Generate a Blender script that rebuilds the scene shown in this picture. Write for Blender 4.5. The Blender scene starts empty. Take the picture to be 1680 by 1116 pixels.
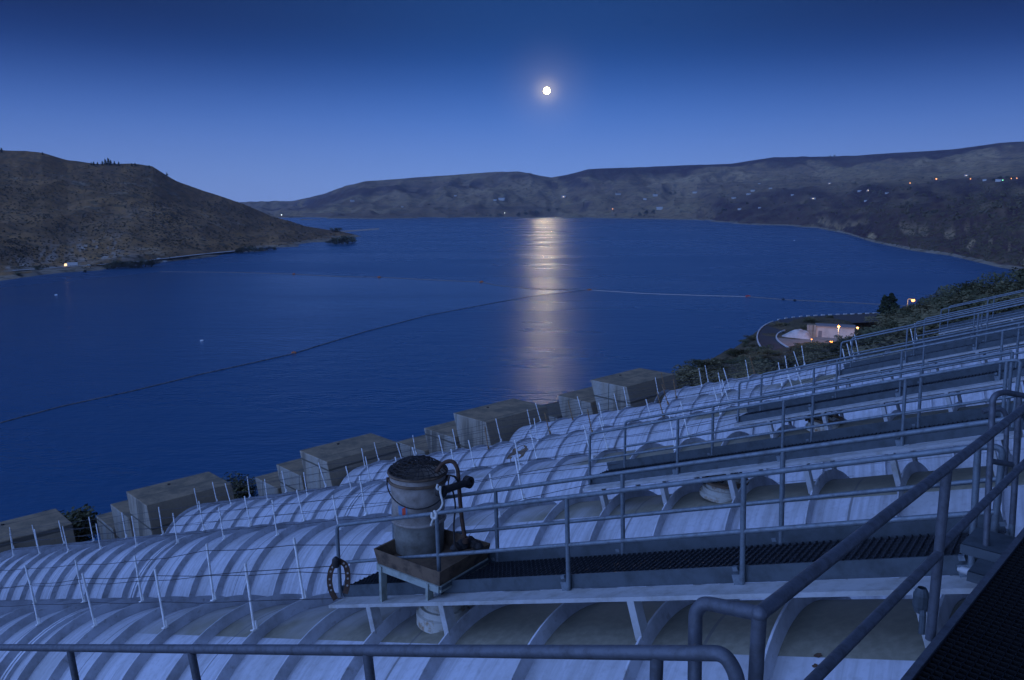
import bpy, math, random
import numpy as np
from mathutils import Vector, Matrix, noise as mnoise
from mathutils.bvhtree import BVHTree
random.seed(7); rng = np.random.default_rng(7)
S = bpy.context.scene
COL = S.collection

# ------------------------------------------------------------------ camera
CAMZ = 90.0                      # height of the view point above the lake (lake surface z = 0)
F_PX, PITCH = 1281.0, math.atan((558 - 337) / 1281.0)
cp, sp = math.cos(PITCH), math.sin(PITCH)
cam = bpy.data.cameras.new('camera'); camo = bpy.data.objects.new('camera', cam); COL.objects.link(camo)
cam.sensor_width = 36.0; cam.lens = 36.0 * F_PX / 1680.0
cam.clip_start = 0.1; cam.clip_end = 60000
camo.location = (0, 0, CAMZ); camo.rotation_euler = (math.pi / 2 - PITCH, 0, 0)
S.camera = camo
S.render.resolution_x, S.render.resolution_y = 1024, 680
S.view_settings.view_transform = 'Standard'; S.view_settings.look = 'None'
S.view_settings.exposure = 0.0; S.view_settings.gamma = 1.0
S.cycles.use_denoising = True
S.cycles.max_bounces = 6
S.cycles.sample_clamp_indirect = 4.0

def at(px, py, d):
    """world point seen at photograph pixel (px,py), d metres in front of the camera"""
    X = (px - 840) / F_PX * d; U = -(py - 558) / F_PX * d
    return Vector((X, d * cp + U * sp, U * cp - d * sp + CAMZ))
def at_z(px, py, z):
    r = at(px, py, 1.0) - Vector((0, 0, CAMZ))
    t = (z - CAMZ) / r.z
    return Vector((r.x * t, r.y * t, z))

# ------------------------------------------------------------------ light
MOON_DIR = (at(897, 149, 1.0) - Vector((0, 0, CAMZ))).normalized()
W = bpy.data.worlds.new('World'); S.world = W; W.use_nodes = True
wn, wl = W.node_tree.nodes, W.node_tree.links
bg = wn['Background']
geo = wn.new('ShaderNodeTexCoord')
sep = wn.new('ShaderNodeSeparateXYZ'); wl.new(geo.outputs['Generated'], sep.inputs[0])
rampn = wn.new('ShaderNodeValToRGB'); wl.new(sep.outputs['Z'], rampn.inputs[0])
cr = rampn.color_ramp; cr.interpolation = 'B_SPLINE'
def hexlin(r, g, b):
    f = lambda c: ((c / 255 + .055) / 1.055) ** 2.4 if c > 10 else c / 255 / 12.92
    return (f(r), f(g), f(b), 1)
SKY = [(0.0, (132, 160, 220)), (0.045, (118, 151, 214)), (0.10, (74, 115, 193)), (0.16, (13, 52, 118)), (0.21, (2, 26, 74)),
       (0.30, (1, 21, 64)), (1.0, (1, 20, 62))]
cr.elements[0].position = 0.0; cr.elements[0].color = hexlin(*SKY[0][1])
cr.elements[1].position = 1.0; cr.elements[1].color = hexlin(*SKY[-1][1])
for p_, c_ in SKY[1:-1]:
    el = cr.elements.new(p_); el.color = hexlin(*c_)
# last daylight left in the sky behind the viewer
sky = wn.new('ShaderNodeTexSky'); sky.sky_type = 'NISHITA'; sky.sun_disc = False
sky.sun_elevation = math.radians(-3.0); sky.sun_rotation = math.radians(215)
sky.altitude = 400; sky.air_density = 1.0; sky.dust_density = 0.6; sky.ozone_density = 3.0
dotn = wn.new('ShaderNodeVectorMath'); dotn.operation = 'DOT_PRODUCT'
wl.new(geo.outputs['Generated'], dotn.inputs[0]); dotn.inputs[1].default_value = Vector((-0.82, -0.55, 0.46)).normalized()
mr = wn.new('ShaderNodeMapRange'); wl.new(dotn.outputs['Value'], mr.inputs[0])
mr.interpolation_type = 'SMOOTHSTEP'
mr.inputs[1].default_value = 0.20; mr.inputs[2].default_value = 1.0; mr.inputs[3].default_value = 0.0; mr.inputs[4].default_value = 1.0
glow = wn.new('ShaderNodeMix'); glow.data_type = 'RGBA'; glow.blend_type = 'MULTIPLY'; glow.inputs[0].default_value = 1.0
glow.inputs[6].default_value = (0.50, 0.87, 2.12, 1); wl.new(mr.outputs[0], glow.inputs[7])
add1 = wn.new('ShaderNodeMix'); add1.data_type = 'RGBA'; add1.blend_type = 'ADD'; add1.inputs[0].default_value = 1.0
wl.new(rampn.outputs[0], add1.inputs[6]); wl.new(glow.outputs[2], add1.inputs[7])
# thin-air glow round the moon
dm = wn.new('ShaderNodeVectorMath'); dm.operation = 'DOT_PRODUCT'
wl.new(geo.outputs['Generated'], dm.inputs[0]); dm.inputs[1].default_value = MOON_DIR
def glowterm(width, strength):
    # exp(-(1-cos)/width)
    a = wn.new('ShaderNodeMath'); a.operation = 'SUBTRACT'; wl.new(dm.outputs['Value'], a.inputs[0]); a.inputs[1].default_value = 1.0
    b = wn.new('ShaderNodeMath'); b.operation = 'DIVIDE'; wl.new(a.outputs[0], b.inputs[0]); b.inputs[1].default_value = width
    c = wn.new('ShaderNodeMath'); c.operation = 'EXPONENT'; wl.new(b.outputs[0], c.inputs[0])
    d = wn.new('ShaderNodeMath'); d.operation = 'MULTIPLY'; wl.new(c.outputs[0], d.inputs[0]); d.inputs[1].default_value = strength
    return d
g1, g2 = glowterm(0.00008, 0.30), glowterm(0.0007, 0.075)
g3 = glowterm(0.055, 1.0)
gs = wn.new('ShaderNodeMath'); gs.operation = 'ADD'; wl.new(g1.outputs[0], gs.inputs[0]); wl.new(g2.outputs[0], gs.inputs[1])
gm = wn.new('ShaderNodeMix'); gm.data_type = 'RGBA'; gm.blend_type = 'MULTIPLY'; gm.inputs[0].default_value = 1.0
gm.inputs[6].default_value = (1.0, 0.79, 0.42, 1); wl.new(gs.outputs[0], gm.inputs[7])
gb = wn.new('ShaderNodeMix'); gb.data_type = 'RGBA'; gb.blend_type = 'MULTIPLY'; gb.inputs[0].default_value = 1.0
gb.inputs[6].default_value = (0.0055, 0.036, 0.118, 1); wl.new(g3.outputs[0], gb.inputs[7])
add3 = wn.new('ShaderNodeMix'); add3.data_type = 'RGBA'; add3.blend_type = 'ADD'; add3.inputs[0].default_value = 1.0
wl.new(add1.outputs[2], add3.inputs[6]); wl.new(gb.outputs[2], add3.inputs[7])
add2 = wn.new('ShaderNodeMix'); add2.data_type = 'RGBA'; add2.blend_type = 'ADD'; add2.inputs[0].default_value = 1.0
wl.new(add3.outputs[2], add2.inputs[6]); wl.new(gm.outputs[2], add2.inputs[7])
skym = wn.new('ShaderNodeMix'); skym.data_type = 'RGBA'; skym.blend_type = 'ADD'; skym.inputs[0].default_value = 0.05
wl.new(add2.outputs[2], skym.inputs[6]); wl.new(sky.outputs[0], skym.inputs[7])
wl.new(skym.outputs[2], bg.inputs['Color']); bg.inputs['Strength'].default_value = 1.0

# the full moon (built below as a glowing globe) is the only direct light
MOON_POWER = 960.0

# ------------------------------------------------------------------ materials
def mat(name, base, rough=0.7, metal=0.0, spec=0.5):
    m = bpy.data.materials.new(name); m.use_nodes = True
    b = m.node_tree.nodes['Principled BSDF']
    b.inputs['Base Color'].default_value = (*base, 1); b.inputs['Roughness'].default_value = rough
    b.inputs['Metallic'].default_value = metal; b.inputs['Specular IOR Level'].default_value = spec
    return m
class NT:
    """small node helper"""
    def __init__(s, m): s.m = m; s.n = m.node_tree.nodes; s.l = m.node_tree.links; s.b = s.n['Principled BSDF']
    def coord(s, kind='Object', scale=(1, 1, 1), rot=(0, 0, 0)):
        t = s.n.new('ShaderNodeTexCoord'); mp = s.n.new('ShaderNodeMapping'); mp.inputs['Scale'].default_value = scale
        mp.inputs['Rotation'].default_value = rot
        s.l.new(t.outputs[kind], mp.inputs[0]); return mp.outputs[0]
    def pos(s, scale=(1, 1, 1)):
        t = s.n.new('ShaderNodeNewGeometry'); mp = s.n.new('ShaderNodeMapping'); mp.inputs['Scale'].default_value = scale
        s.l.new(t.outputs['Position'], mp.inputs[0]); return mp.outputs[0]
    def noise(s, vec, scale, detail=4, rough=0.55, dist=0.0):
        t = s.n.new('ShaderNodeTexNoise'); t.inputs['Scale'].default_value = scale; t.inputs['Detail'].default_value = detail
        t.inputs['Roughness'].default_value = rough; t.inputs['Distortion'].default_value = dist
        s.l.new(vec, t.inputs['Vector']); return t.outputs['Fac']
    def ramp(s, fac, stops):
        r = s.n.new('ShaderNodeValToRGB'); e = r.color_ramp.elements
        def c4(c): return (*c, 1) if hasattr(c, '__len__') else (c, c, c, 1)
        e[0].position, e[0].color = stops[0][0], c4(stops[0][1]); e[1].position, e[1].color = stops[-1][0], c4(stops[-1][1])
        for p_, c in stops[1:-1]:
            x = e.new(p_); x.color = c4(c)
        s.l.new(fac, r.inputs[0]); return r.outputs[0]
    def mix(s, fac, a, b, mode='MIX'):
        x = s.n.new('ShaderNodeMix'); x.data_type = 'RGBA'; x.blend_type = mode
        for i, v in ((0, fac), (6, a), (7, b)):
            if hasattr(v, 'links'): s.l.new(v, x.inputs[i])
            elif hasattr(v, '__len__'): x.inputs[i].default_value = (*v, 1)
            else: x.inputs[i].default_value = v
        return x.outputs[2]
    def math(s, op, a, b=0.0):
        x = s.n.new('ShaderNodeMath'); x.operation = op
        for i, v in ((0, a), (1, b)):
            if hasattr(v, 'links'): s.l.new(v, x.inputs[i])
            else: x.inputs[i].default_value = v
        return x.outputs[0]
    def sep(s, vec):
        x = s.n.new('ShaderNodeSeparateXYZ'); s.l.new(vec, x.inputs[0]); return x.outputs
    def color(s, c): s.l.new(c, s.b.inputs['Base Color'])
    def rough(s, c): s.l.new(c, s.b.inputs['Roughness'])
    def bump(s, h, strength=0.3, dist=0.05):
        x = s.n.new('ShaderNodeBump'); x.inputs['Strength'].default_value = strength; x.inputs['Distance'].default_value = dist
        s.l.new(h, x.inputs['Height']); s.l.new(x.outputs[0], s.b.inputs['Normal'])
    def rnd(s):
        x = s.n.new('ShaderNodeObjectInfo'); return x.outputs['Random']

def emis(name, col, strength):
    m = bpy.data.materials.new(name); m.use_nodes = True; b = m.node_tree.nodes['Principled BSDF']
    b.inputs['Base Color'].default_value = (*col, 1)
    b.inputs['Emission Color'].default_value = (*col, 1); b.inputs['Emission Strength'].default_value = strength
    return m
def worn(name, base, dirt, scale, rough=0.6, metal=0.0, lo=0.45, hi=0.68, bump=0.15, spec=0.4):
    m = mat(name, base, rough, metal, spec); t = NT(m)
    v = t.pos(); f = t.noise(v, scale, 6, 0.65)
    k = t.ramp(f, [(lo, 0.0), (hi, 1.0)])
    t.color(t.mix(k, base, dirt)); t.rough(t.ramp(f, [(0.3, max(0.05, rough - .12)), (0.7, min(1, rough + .2))]))
    if bump: t.bump(t.noise(v, scale * 5, 3), bump, 0.01)
    return m
M = {}
M['galv'] = worn('galvanised_steel', (0.165, 0.195, 0.215), (0.115, 0.13, 0.14), 11, 0.50, 0.35, spec=0.5)
M['galv_dark'] = worn('weathered_steel', (0.11, 0.13, 0.15), (0.06, 0.07, 0.075), 6, 0.55, 0.35)
M['rail_near'] = worn('handrail_steel', (0.100, 0.108, 0.125), (0.070, 0.072, 0.078), 14, 0.5, 0.3)
M['plate'] = worn('painted_plate', (0.40, 0.40, 0.39), (0.27, 0.26, 0.23), 3, 0.55)
M['kick'] = worn('kick_plate_steel', (0.072, 0.088, 0.098), (0.05, 0.06, 0.064), 4, 0.55, 0.2)
M['grate'] = worn('grating_steel', (0.055, 0.06, 0.07), (0.035, 0.038, 0.042), 8, 0.5, 0.4)
M['grate_black'] = worn('black_grating', (0.007, 0.007, 0.0075), (0.005, 0.005, 0.005), 8, 0.6, 0.2)
M['post_white'] = worn('white_post_paint', (0.78, 0.78, 0.75), (0.55, 0.52, 0.47), 5, 0.5)
M['post_rust'] = worn('rusty_post', (0.24, 0.12, 0.045), (0.30, 0.22, 0.12), 8, 0.8)
M['cable'] = mat('dark_wire', (0.035, 0.035, 0.04), 0.6, 0.3)
M['rust'] = worn('rusty_iron', (0.085, 0.045, 0.026), (0.035, 0.024, 0.018), 9, 0.85)
M['rust_pan'] = worn('rusty_pan_steel', (0.15, 0.10, 0.062), (0.06, 0.042, 0.03), 5, 0.8)
M['black'] = worn('blackened_iron', (0.022, 0.02, 0.02), (0.045, 0.032, 0.024), 9, 0.7)
M['pail'] = worn('grey_pail_steel', (0.37, 0.325, 0.28), (0.19, 0.15, 0.115), 4, 0.55, 0.15, 0.42, 0.7)
M['drum'] = worn('grey_green_drum', (0.29, 0.285, 0.25), (0.16, 0.145, 0.115), 4, 0.6, 0.1, 0.42, 0.7)
M['stand'] = worn('green_grey_frame_paint', (0.30, 0.33, 0.29), (0.19, 0.20, 0.16), 4, 0.6)
M['stub'] = worn('rust_streaked_flange_paint', (0.46, 0.44, 0.38), (0.25, 0.15, 0.07), 3.5, 0.6, 0, 0.5, 0.62)
M['rope'] = mat('pale_rope', (0.58, 0.56, 0.50), 0.9)
M['red'] = mat('red_sticker', (0.55, 0.07, 0.03), 0.6)
M['bluesticker'] = mat('blue_sticker', (0.12, 0.2, 0.32), 0.6)
M['orange'] = mat('orange_float', (0.50, 0.15, 0.04), 0.6)
M['redfloat'] = mat('red_float', (0.55, 0.05, 0.03), 0.6)
M['whitefloat'] = mat('white_float', (0.8, 0.8, 0.76), 0.5)
M['boom'] = worn('wet_boom_timber', (0.27, 0.235, 0.20), (0.05, 0.05, 0.05), 0.4, 0.7)
M['boom_dull'] = worn('dull_boom_floats', (0.22, 0.18, 0.15), (0.15, 0.13, 0.11), 0.4, 0.7)
M['boom_pale'] = worn('pale_boom_floats', (0.44, 0.38, 0.33), (0.32, 0.28, 0.24), 0.4, 0.7)
M['asphalt'] = worn('asphalt', (0.055, 0.050, 0.050), (0.085, 0.075, 0.07), 0.25, 0.9, bump=0)
M['kerb'] = mat('pale_kerb_stone', (0.52, 0.52, 0.50), 0.8)
M['gravel'] = worn('gravel', (0.30, 0.25, 0.20), (0.20, 0.17, 0.14), 0.5, 0.95)
M['pale'] = worn('pale_crushed_rock', (0.46, 0.44, 0.41), (0.33, 0.31, 0.28), 0.6, 0.95)
M['wall'] = worn('cream_wall', (0.55, 0.50, 0.43), (0.42, 0.38, 0.33), 0.5, 0.85)
M['house'] = mat('pale_siding', (0.58, 0.55, 0.48), 0.7)
M['roof'] = mat('grey_roof', (0.20, 0.19, 0.19), 0.8)
M['roof_pale'] = mat('pale_metal_roof', (0.50, 0.50, 0.50), 0.5)
M['window'] = emis('lit_window', (1.0, 0.66, 0.32), 2.2)
M['lamp_orange'] = emis('sodium_lamp', (1.0, 0.33, 0.09), 4.5)
M['lamp_small'] = emis('small_sodium_lamp', (1.0, 0.36, 0.10), 2.6)
M['lamp_green'] = emis('green_lamp', (0.25, 1.0, 0.45), 3.0)
M['lamp_white'] = emis('white_lamp', (0.9, 0.95, 0.85), 3.0)
M['moon'] = emis('moon_face', (1.0, 0.79, 0.46), MOON_POWER)
M['bark'] = mat('bark', (0.09, 0.065, 0.045), 0.9)
def foliage(name, c1, c2, sc=0.5):
    m = mat(name, c1, 0.85, 0, 0.2); t = NT(m); f = t.noise(t.pos(), sc, 3)
    t.color(t.mix(t.ramp(f, [(0.35, 0.0), (0.65, 1.0)]), c1, c2)); return m
M['sage'] = foliage('sage_leaves', (0.125, 0.108, 0.052), (0.185, 0.155, 0.08), 0.4)
M['leaf'] = foliage('dark_leaves', (0.070, 0.072, 0.036), (0.115, 0.11, 0.055), 0.4)
M['conifer'] = foliage('conifer_leaves', (0.028, 0.036, 0.018), (0.045, 0.055, 0.028), 0.6)

# pipes: cream-white paint with dirt, streaks running down the flanks and a grey non-slip strip on the crest
m = mat('pipe_paint', (0.55, 0.58, 0.62), 0.42, 0, 0.5); t = NT(m)
oc = t.coord('Object'); s3 = t.sep(oc)
ang = t.math('ARCTAN2', s3[0], s3[2])
comb = t.n.new('ShaderNodeCombineXYZ'); t.l.new(t.math('MULTIPLY', ang, 0.55), comb.inputs[0]); t.l.new(t.math('MULTIPLY', s3[1], 3.2), comb.inputs[1]); t.l.new(t.rnd(), comb.inputs[2])
streak = t.noise(comb.outputs[0], 2.2, 5, 0.6)
blot = t.noise(t.pos(), 0.45, 6, 0.65)
fine = t.noise(t.pos(), 9, 4, 0.6)
c = t.mix(t.ramp(streak, [(0.44, 0.0), (0.70, 0.8)]), (0.48, 0.49, 0.525), (0.26, 0.255, 0.255))
c = t.mix(t.ramp(blot, [(0.47, 0.0), (0.68, 0.8)]), c, (0.33, 0.33, 0.325))
c = t.mix(t.ramp(fine, [(0.5, 0.0), (0.75, 0.35)]), c, (0.20, 0.19, 0.175))
band = t.math('LESS_THAN', t.math('ABSOLUTE', ang), 0.31)
fall = t.ramp(t.math('ADD', t.math('MULTIPLY', s3[1], 0.03), t.math('MULTIPLY', t.noise(t.pos(), 0.35, 3), 0.9)), [(0.80, 1.0), (1.05, 0.0)])
bandc = t.mix(t.ramp(fine, [(0.4, 0.0), (0.7, 1.0)]), (0.185, 0.168, 0.118), (0.25, 0.228, 0.165))
c = t.mix(t.math('MULTIPLY', band, fall), c, bandc)
seam = t.math('LESS_THAN', t.math('ABSOLUTE', t.math('SUBTRACT', t.math('FRACT', t.math('DIVIDE', t.math('SUBTRACT', s3[1], 0.82), 5.04)), 0.52)), 0.0045)
lseam = t.math('LESS_THAN', t.math('ABSOLUTE', t.math('ADD', ang, t.math('ADD', 0.80, t.math('MULTIPLY', t.math('FLOOR', t.math('DIVIDE', s3[1], 5.04)), 0.11)))), 0.0035)
c = t.mix(t.math('MULTIPLY', t.math('MAXIMUM', seam, lseam), .7), c, (0.12, 0.115, 0.11))
rustn = t.math('MULTIPLY', t.ramp(t.noise(t.pos(), 2.6, 6, 0.7), [(0.63, 0.0), (0.72, 1.0)]), t.ramp(blot, [(0.45, 0.0), (0.6, 1.0)]))
c = t.mix(t.math('MULTIPLY', rustn, .55), c, (0.17, 0.105, 0.06))
t.color(c); t.rough(t.ramp(fine, [(0.3, 0.55), (0.7, 0.75)])); t.bump(t.noise(t.pos(), 1.4, 4), 0.25, 0.03)
M['pipe'] = m
m = mat('ring_paint', (0.47, 0.50, 0.55), 0.5); t = NT(m)
f = t.noise(t.pos(), 1.3, 6, 0.7)
c = t.mix(t.ramp(f, [(0.42, 0.0), (0.66, 1.0)]), (0.54, 0.55, 0.575), (0.33, 0.325, 0.325))
c = t.mix(t.ramp(t.noise(t.pos(), 7, 4), [(0.6, 0.0), (0.75, 0.6)]), c, (0.22, 0.18, 0.14))
t.color(c); M['ring'] = m

# concrete, with dark and pale run-off stains down the faces; left-facing sides also mixed paler overall
m = mat('stained_concrete', (0.30, 0.26, 0.20), 0.9, 0, 0.2); t = NT(m)
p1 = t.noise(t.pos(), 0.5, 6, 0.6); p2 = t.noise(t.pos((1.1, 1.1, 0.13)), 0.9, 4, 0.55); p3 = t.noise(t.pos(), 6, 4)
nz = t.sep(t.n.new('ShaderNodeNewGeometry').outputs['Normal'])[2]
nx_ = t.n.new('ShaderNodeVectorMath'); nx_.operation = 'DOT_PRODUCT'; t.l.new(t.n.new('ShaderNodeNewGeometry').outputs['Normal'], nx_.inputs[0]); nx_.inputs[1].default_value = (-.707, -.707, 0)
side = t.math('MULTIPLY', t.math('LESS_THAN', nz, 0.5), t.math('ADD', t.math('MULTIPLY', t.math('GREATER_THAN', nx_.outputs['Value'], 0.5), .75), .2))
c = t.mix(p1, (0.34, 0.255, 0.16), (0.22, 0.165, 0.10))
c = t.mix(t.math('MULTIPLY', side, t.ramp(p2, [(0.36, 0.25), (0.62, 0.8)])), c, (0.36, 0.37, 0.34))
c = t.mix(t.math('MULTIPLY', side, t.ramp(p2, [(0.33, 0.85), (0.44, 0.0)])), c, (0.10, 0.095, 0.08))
c = t.mix(t.ramp(p3, [(0.4, 0.0), (0.8, 0.5)]), c, (0.2, 0.175, 0.13))
gpos = t.sep(t.n.new('ShaderNodeNewGeometry').outputs['Position'])
joint = t.math('LESS_THAN', t.math('FRACT', t.math('ADD', t.math('MULTIPLY', gpos[2], .42), t.math('MULTIPLY', t.noise(t.pos(), 0.4, 2), .06))), .05)
jv = t.math('LESS_THAN', t.math('FRACT', t.math('MULTIPLY', t.math('SUBTRACT', gpos[0], gpos[1]), .27)), .03)
c = t.mix(t.math('MULTIPLY', t.math('MAXIMUM', joint, jv), .85), c, (0.09, 0.08, 0.062))
top_ = t.math('GREATER_THAN', nz, 0.5)
c = t.mix(t.math('MULTIPLY', top_, t.ramp(t.noise(t.pos(), 0.9, 6, 0.7), [(0.42, 0.0), (0.62, 0.9)])), c, (0.14, 0.122, 0.088))
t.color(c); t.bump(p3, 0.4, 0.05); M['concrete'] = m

def water(name, r0, r1, bumpy):
    m = mat(name, (0.015, 0.080, 0.172), r0, 0, 0.5); t = NT(m)
    t.b.inputs['IOR'].default_value = 1.52
    w = t.noise(t.pos((0.0016, 0.006, 1)), 1.0, 4, 0.6)
    t.rough(t.ramp(w, [(0.35, r0), (0.68, r1)]))
    h = t.math('ADD', t.noise(t.pos((0.45, 1.0, 1)), 0.42, 3, 0.55), t.math('MULTIPLY', t.noise(t.pos((0.5, 1.0, 1)), 0.10, 2), 1.6))
    t.bump(h, 1.0, bumpy)
    return m
M['water'] = water('lake_water', 0.25, 0.31, 0.38)
M['water_calm'] = water('sheltered_lake_water', 0.205, 0.26, 0.26)

def terrain_mat(name, c1, c2, c3, sc, rock=0.6, veg=None, cliff=None, sand=False, zones=None):
    m = mat(name, c1, 0.95, 0, 0.15); t = NT(m)
    a = t.noise(t.pos(), 0.006 * sc, 8, 0.62, 0.4); b = t.noise(t.pos(), 0.05 * sc, 6, 0.7); cc = t.noise(t.pos((1, 1, 2.5)), 0.011 * sc, 5, 0.6)
    c = t.mix(t.ramp(a, [(0.38, 0.0), (0.62, 1.0)]), c1, c2)
    c = t.mix(t.ramp(cc, [(rock, 0.0), (rock + 0.10, 0.85)]), c, c3)
    if cliff:
        st_ = t.noise(t.pos((.25, .25, 9)), 0.0022, 5, 0.65)
        c = t.mix(t.ramp(st_, [(0.52, 0.0), (0.62, 0.6)]), c, (0.075, 0.046, 0.042))
        nz_ = t.sep(t.n.new('ShaderNodeNewGeometry').outputs['Normal'])[2]
        c = t.mix(t.ramp(t.math('ADD', nz_, t.math('MULTIPLY', t.math('SUBTRACT', a, .5), .5)), [(0.72, 1.0), (0.93, 0.0)]), c, cliff)
    if zones:
        za = t.n.new('ShaderNodeAttribute'); za.attribute_name = 'cliff_rock'; zb = t.n.new('ShaderNodeAttribute'); zb.attribute_name = 'pale_rock'
        c = t.mix(za.outputs['Fac'], c, zones[0]); c = t.mix(zb.outputs['Fac'], c, zones[1])
    if sand:
        hz_ = t.sep(t.n.new('ShaderNodeNewGeometry').outputs['Position'])[2]
        c = t.mix(t.ramp(t.math('SUBTRACT', t.math('MULTIPLY', a, 9.0), hz_), [(0.0, 0.0), (1.0, 0.8)]), c, (0.30, 0.25, 0.18))
    if veg: c = t.mix(t.ramp(b, [(0.50, 0.0), (0.60, 0.85)]), c, veg)
    t.color(c); t.bump(b, 0.6, 6.0 / sc)
    return m
M['hill_left'] = terrain_mat('dry_hill_ground', (0.35, 0.195, 0.072), (0.215, 0.125, 0.052), (0.36, 0.29, 0.19), 1.0, 0.60, (0.105, 0.082, 0.044), None, True, ((0.125, 0.072, 0.036), (0.44, 0.37, 0.29)))
M['hill_far'] = terrain_mat('far_hill_ground', (0.34, 0.235, 0.105), (0.22, 0.14, 0.075), (0.34, 0.27, 0.13), 0.5, 0.57, (0.10, 0.078, 0.050), (0.062, 0.038, 0.038), True, ((0.050, 0.022, 0.024), (0.48, 0.33, 0.16)))
M['soil'] = terrain_mat('slope_soil', (0.135, 0.102, 0.060), (0.090, 0.070, 0.042), (0.19, 0.15, 0.10), 12, 0.62, (0.055, 0.05, 0.032))
M['sand'] = worn('pale_shore_sand', (0.34, 0.28, 0.22), (0.24, 0.20, 0.16), 0.05, 0.95)

# ------------------------------------------------------------------ mesh helper
class MB:
    def __init__(s): s.v = []; s.f = []
    def add(s, vs, fs):
        o = len(s.v); s.v.extend(tuple(v) for v in vs); s.f.extend(tuple(i + o for i in f) for f in fs)
    def box(s, c, ax, ay, az, hx, hy, hz):
        """box: centre, unit axes and half sizes"""
        c = Vector(c); ax, ay, az = Vector(ax) * hx, Vector(ay) * hy, Vector(az) * hz
        vs = [c + i * ax + j * ay + k * az for i in (-1, 1) for j in (-1, 1) for k in (-1, 1)]
        fs = [(0, 1, 3, 2), (4, 6, 7, 5), (0, 4, 5, 1), (2, 3, 7, 6), (0, 2, 6, 4), (1, 5, 7, 3)]
        s.add(vs, fs)
    def abox(s, x0, x1, y0, y1, z0, z1):
        s.box(((x0 + x1) / 2, (y0 + y1) / 2, (z0 + z1) / 2), (1, 0, 0), (0, 1, 0), (0, 0, 1), abs(x1 - x0) / 2, abs(y1 - y0) / 2, abs(z1 - z0) / 2)
    def tube(s, pts, r, n=10, caps=True):
        pts = [Vector(p) for p in pts]; rs = r if hasattr(r, '__len__') else [r] * len(pts)
        t0 = (pts[1] - pts[0]).normalized(); u = t0.orthogonal().normalized(); rings = []
        for i, p in enumerate(pts):
            tg = (pts[min(i + 1, len(pts) - 1)] - pts[max(i - 1, 0)]).normalized()
            u = (u - tg * u.dot(tg)).normalized(); w = tg.cross(u)
            rings.append([p + (u * math.cos(2 * math.pi * k / n) + w * math.sin(2 * math.pi * k / n)) * rs[i] for k in range(n)])
        vs = [v for r_ in rings for v in r_]; fs = []
        for i in range(len(pts) - 1):
            for k in range(n):
                a, b = i * n + k, i * n + (k + 1) % n
                fs.append((a, b, b + n, a + n))
        if caps: fs += [tuple(range(n - 1, -1, -1)), tuple((len(pts) - 1) * n + k for k in range(n))]
        s.add(vs, fs)
    def lathe(s, prof, n=40, c=(0, 0, 0), ax=(0, 0, 1)):
        """prof: (radius, height) list turned round ax through c"""
        c = Vector(c); ax = Vector(ax).normalized(); u = ax.orthogonal().normalized(); w = ax.cross(u)
        vs = []; fs = []
        for r, h in prof:
            for k in range(n):
                a = 2 * math.pi * k / n; vs.append(c + ax * h + (u * math.cos(a) + w * math.sin(a)) * r)
        for i in range(len(prof) - 1):
            for k in range(n):
                a, b = i * n + k, i * n + (k + 1) % n
                fs.append((a, b, b + n, a + n))
        s.add(vs, fs)
    def mesh(s, name, m, smooth=False, base=(0, 0, 0)):
        me = bpy.data.meshes.new(name); b = Vector(base)
        me.from_pydata([tuple(Vector(v) - b) for v in s.v], [], s.f)
        me.materials.append(M[m] if isinstance(m, str) else m)
        if smooth:
            me.polygons.foreach_set('use_smooth', [True] * len(me.polygons))
            me.set_sharp_from_angle(angle=math.radians(35))
        me.update(); return me
    def build(s, name, m, parent=None, smooth=False, base=None):
        """verts are in world coordinates unless the parent carries a rotation (then in its local frame)"""
        if base is None: base = parent['_b'] if parent is not None and '_b' in parent else (0, 0, 0)
        o = bpy.data.objects.new(name, s.mesh(name, m, smooth, base)); COL.objects.link(o)
        if parent is not None: o.parent = parent
        return o
def tag(o, label=None, cat=None, group=None, kind=None):
    if label: o['label'] = label
    if cat: o['category'] = cat
    if group: o['group'] = group
    if kind: o['kind'] = kind
    return o
BASES = {}
def thing(name, label, cat, loc=(0, 0, 0), group=None, frame=None):
    o = bpy.data.objects.new(name, None); COL.objects.link(o); o.empty_display_size = 0.3
    if frame is not None: o.matrix_world = frame
    else: o.location = loc
    BASES[o.name] = Vector((0, 0, 0)) if frame is not None else Vector(loc)
    return tag(o, label, cat, group)
def part(mb, name, m, root, parent=None, smooth=False):
    """mesh child of `parent` (or root); mb in world coordinates (or root's frame when it has one)"""
    o = bpy.data.objects.new(name, mb.mesh(name, m, smooth, BASES[root.name])); COL.objects.link(o)
    o.parent = parent if parent is not None else root
    return o
def solo(mb, name, m, label, cat, base, group=None, smooth=False):
    o = bpy.data.objects.new(name, mb.mesh(name, m, smooth, base)); COL.objects.link(o); o.location = base
    return tag(o, label, cat, group)
def struct(mb, name, m, smooth=True):
    o = bpy.data.objects.new(name, mb.mesh(name, m, smooth)); COL.objects.link(o); return tag(o, kind='structure')
def copy_tree(o, parent=None):
    c = o.copy(); COL.objects.link(c)
    if parent is not None: c.parent = parent
    for ch in list(o.children): copy_tree(ch, c)
    return c
def round_path(pts, r=0.12, n=5):
    """polyline with its corners rounded"""
    pts = [Vector(p) for p in pts]; out = [pts[0]]
    for i in range(1, len(pts) - 1):
        a, b, c = pts[i - 1], pts[i], pts[i + 1]
        ra = min(r, (a - b).length * .45, (c - b).length * .45)
        p0 = b + (a - b).normalized() * ra; p2 = b + (c - b).normalized() * ra
        for k in range(n + 1):
            q = k / n; out.append(p0 * (1 - q) ** 2 + b * 2 * q * (1 - q) + p2 * q * q)
    out.append(pts[-1]); return out

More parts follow.
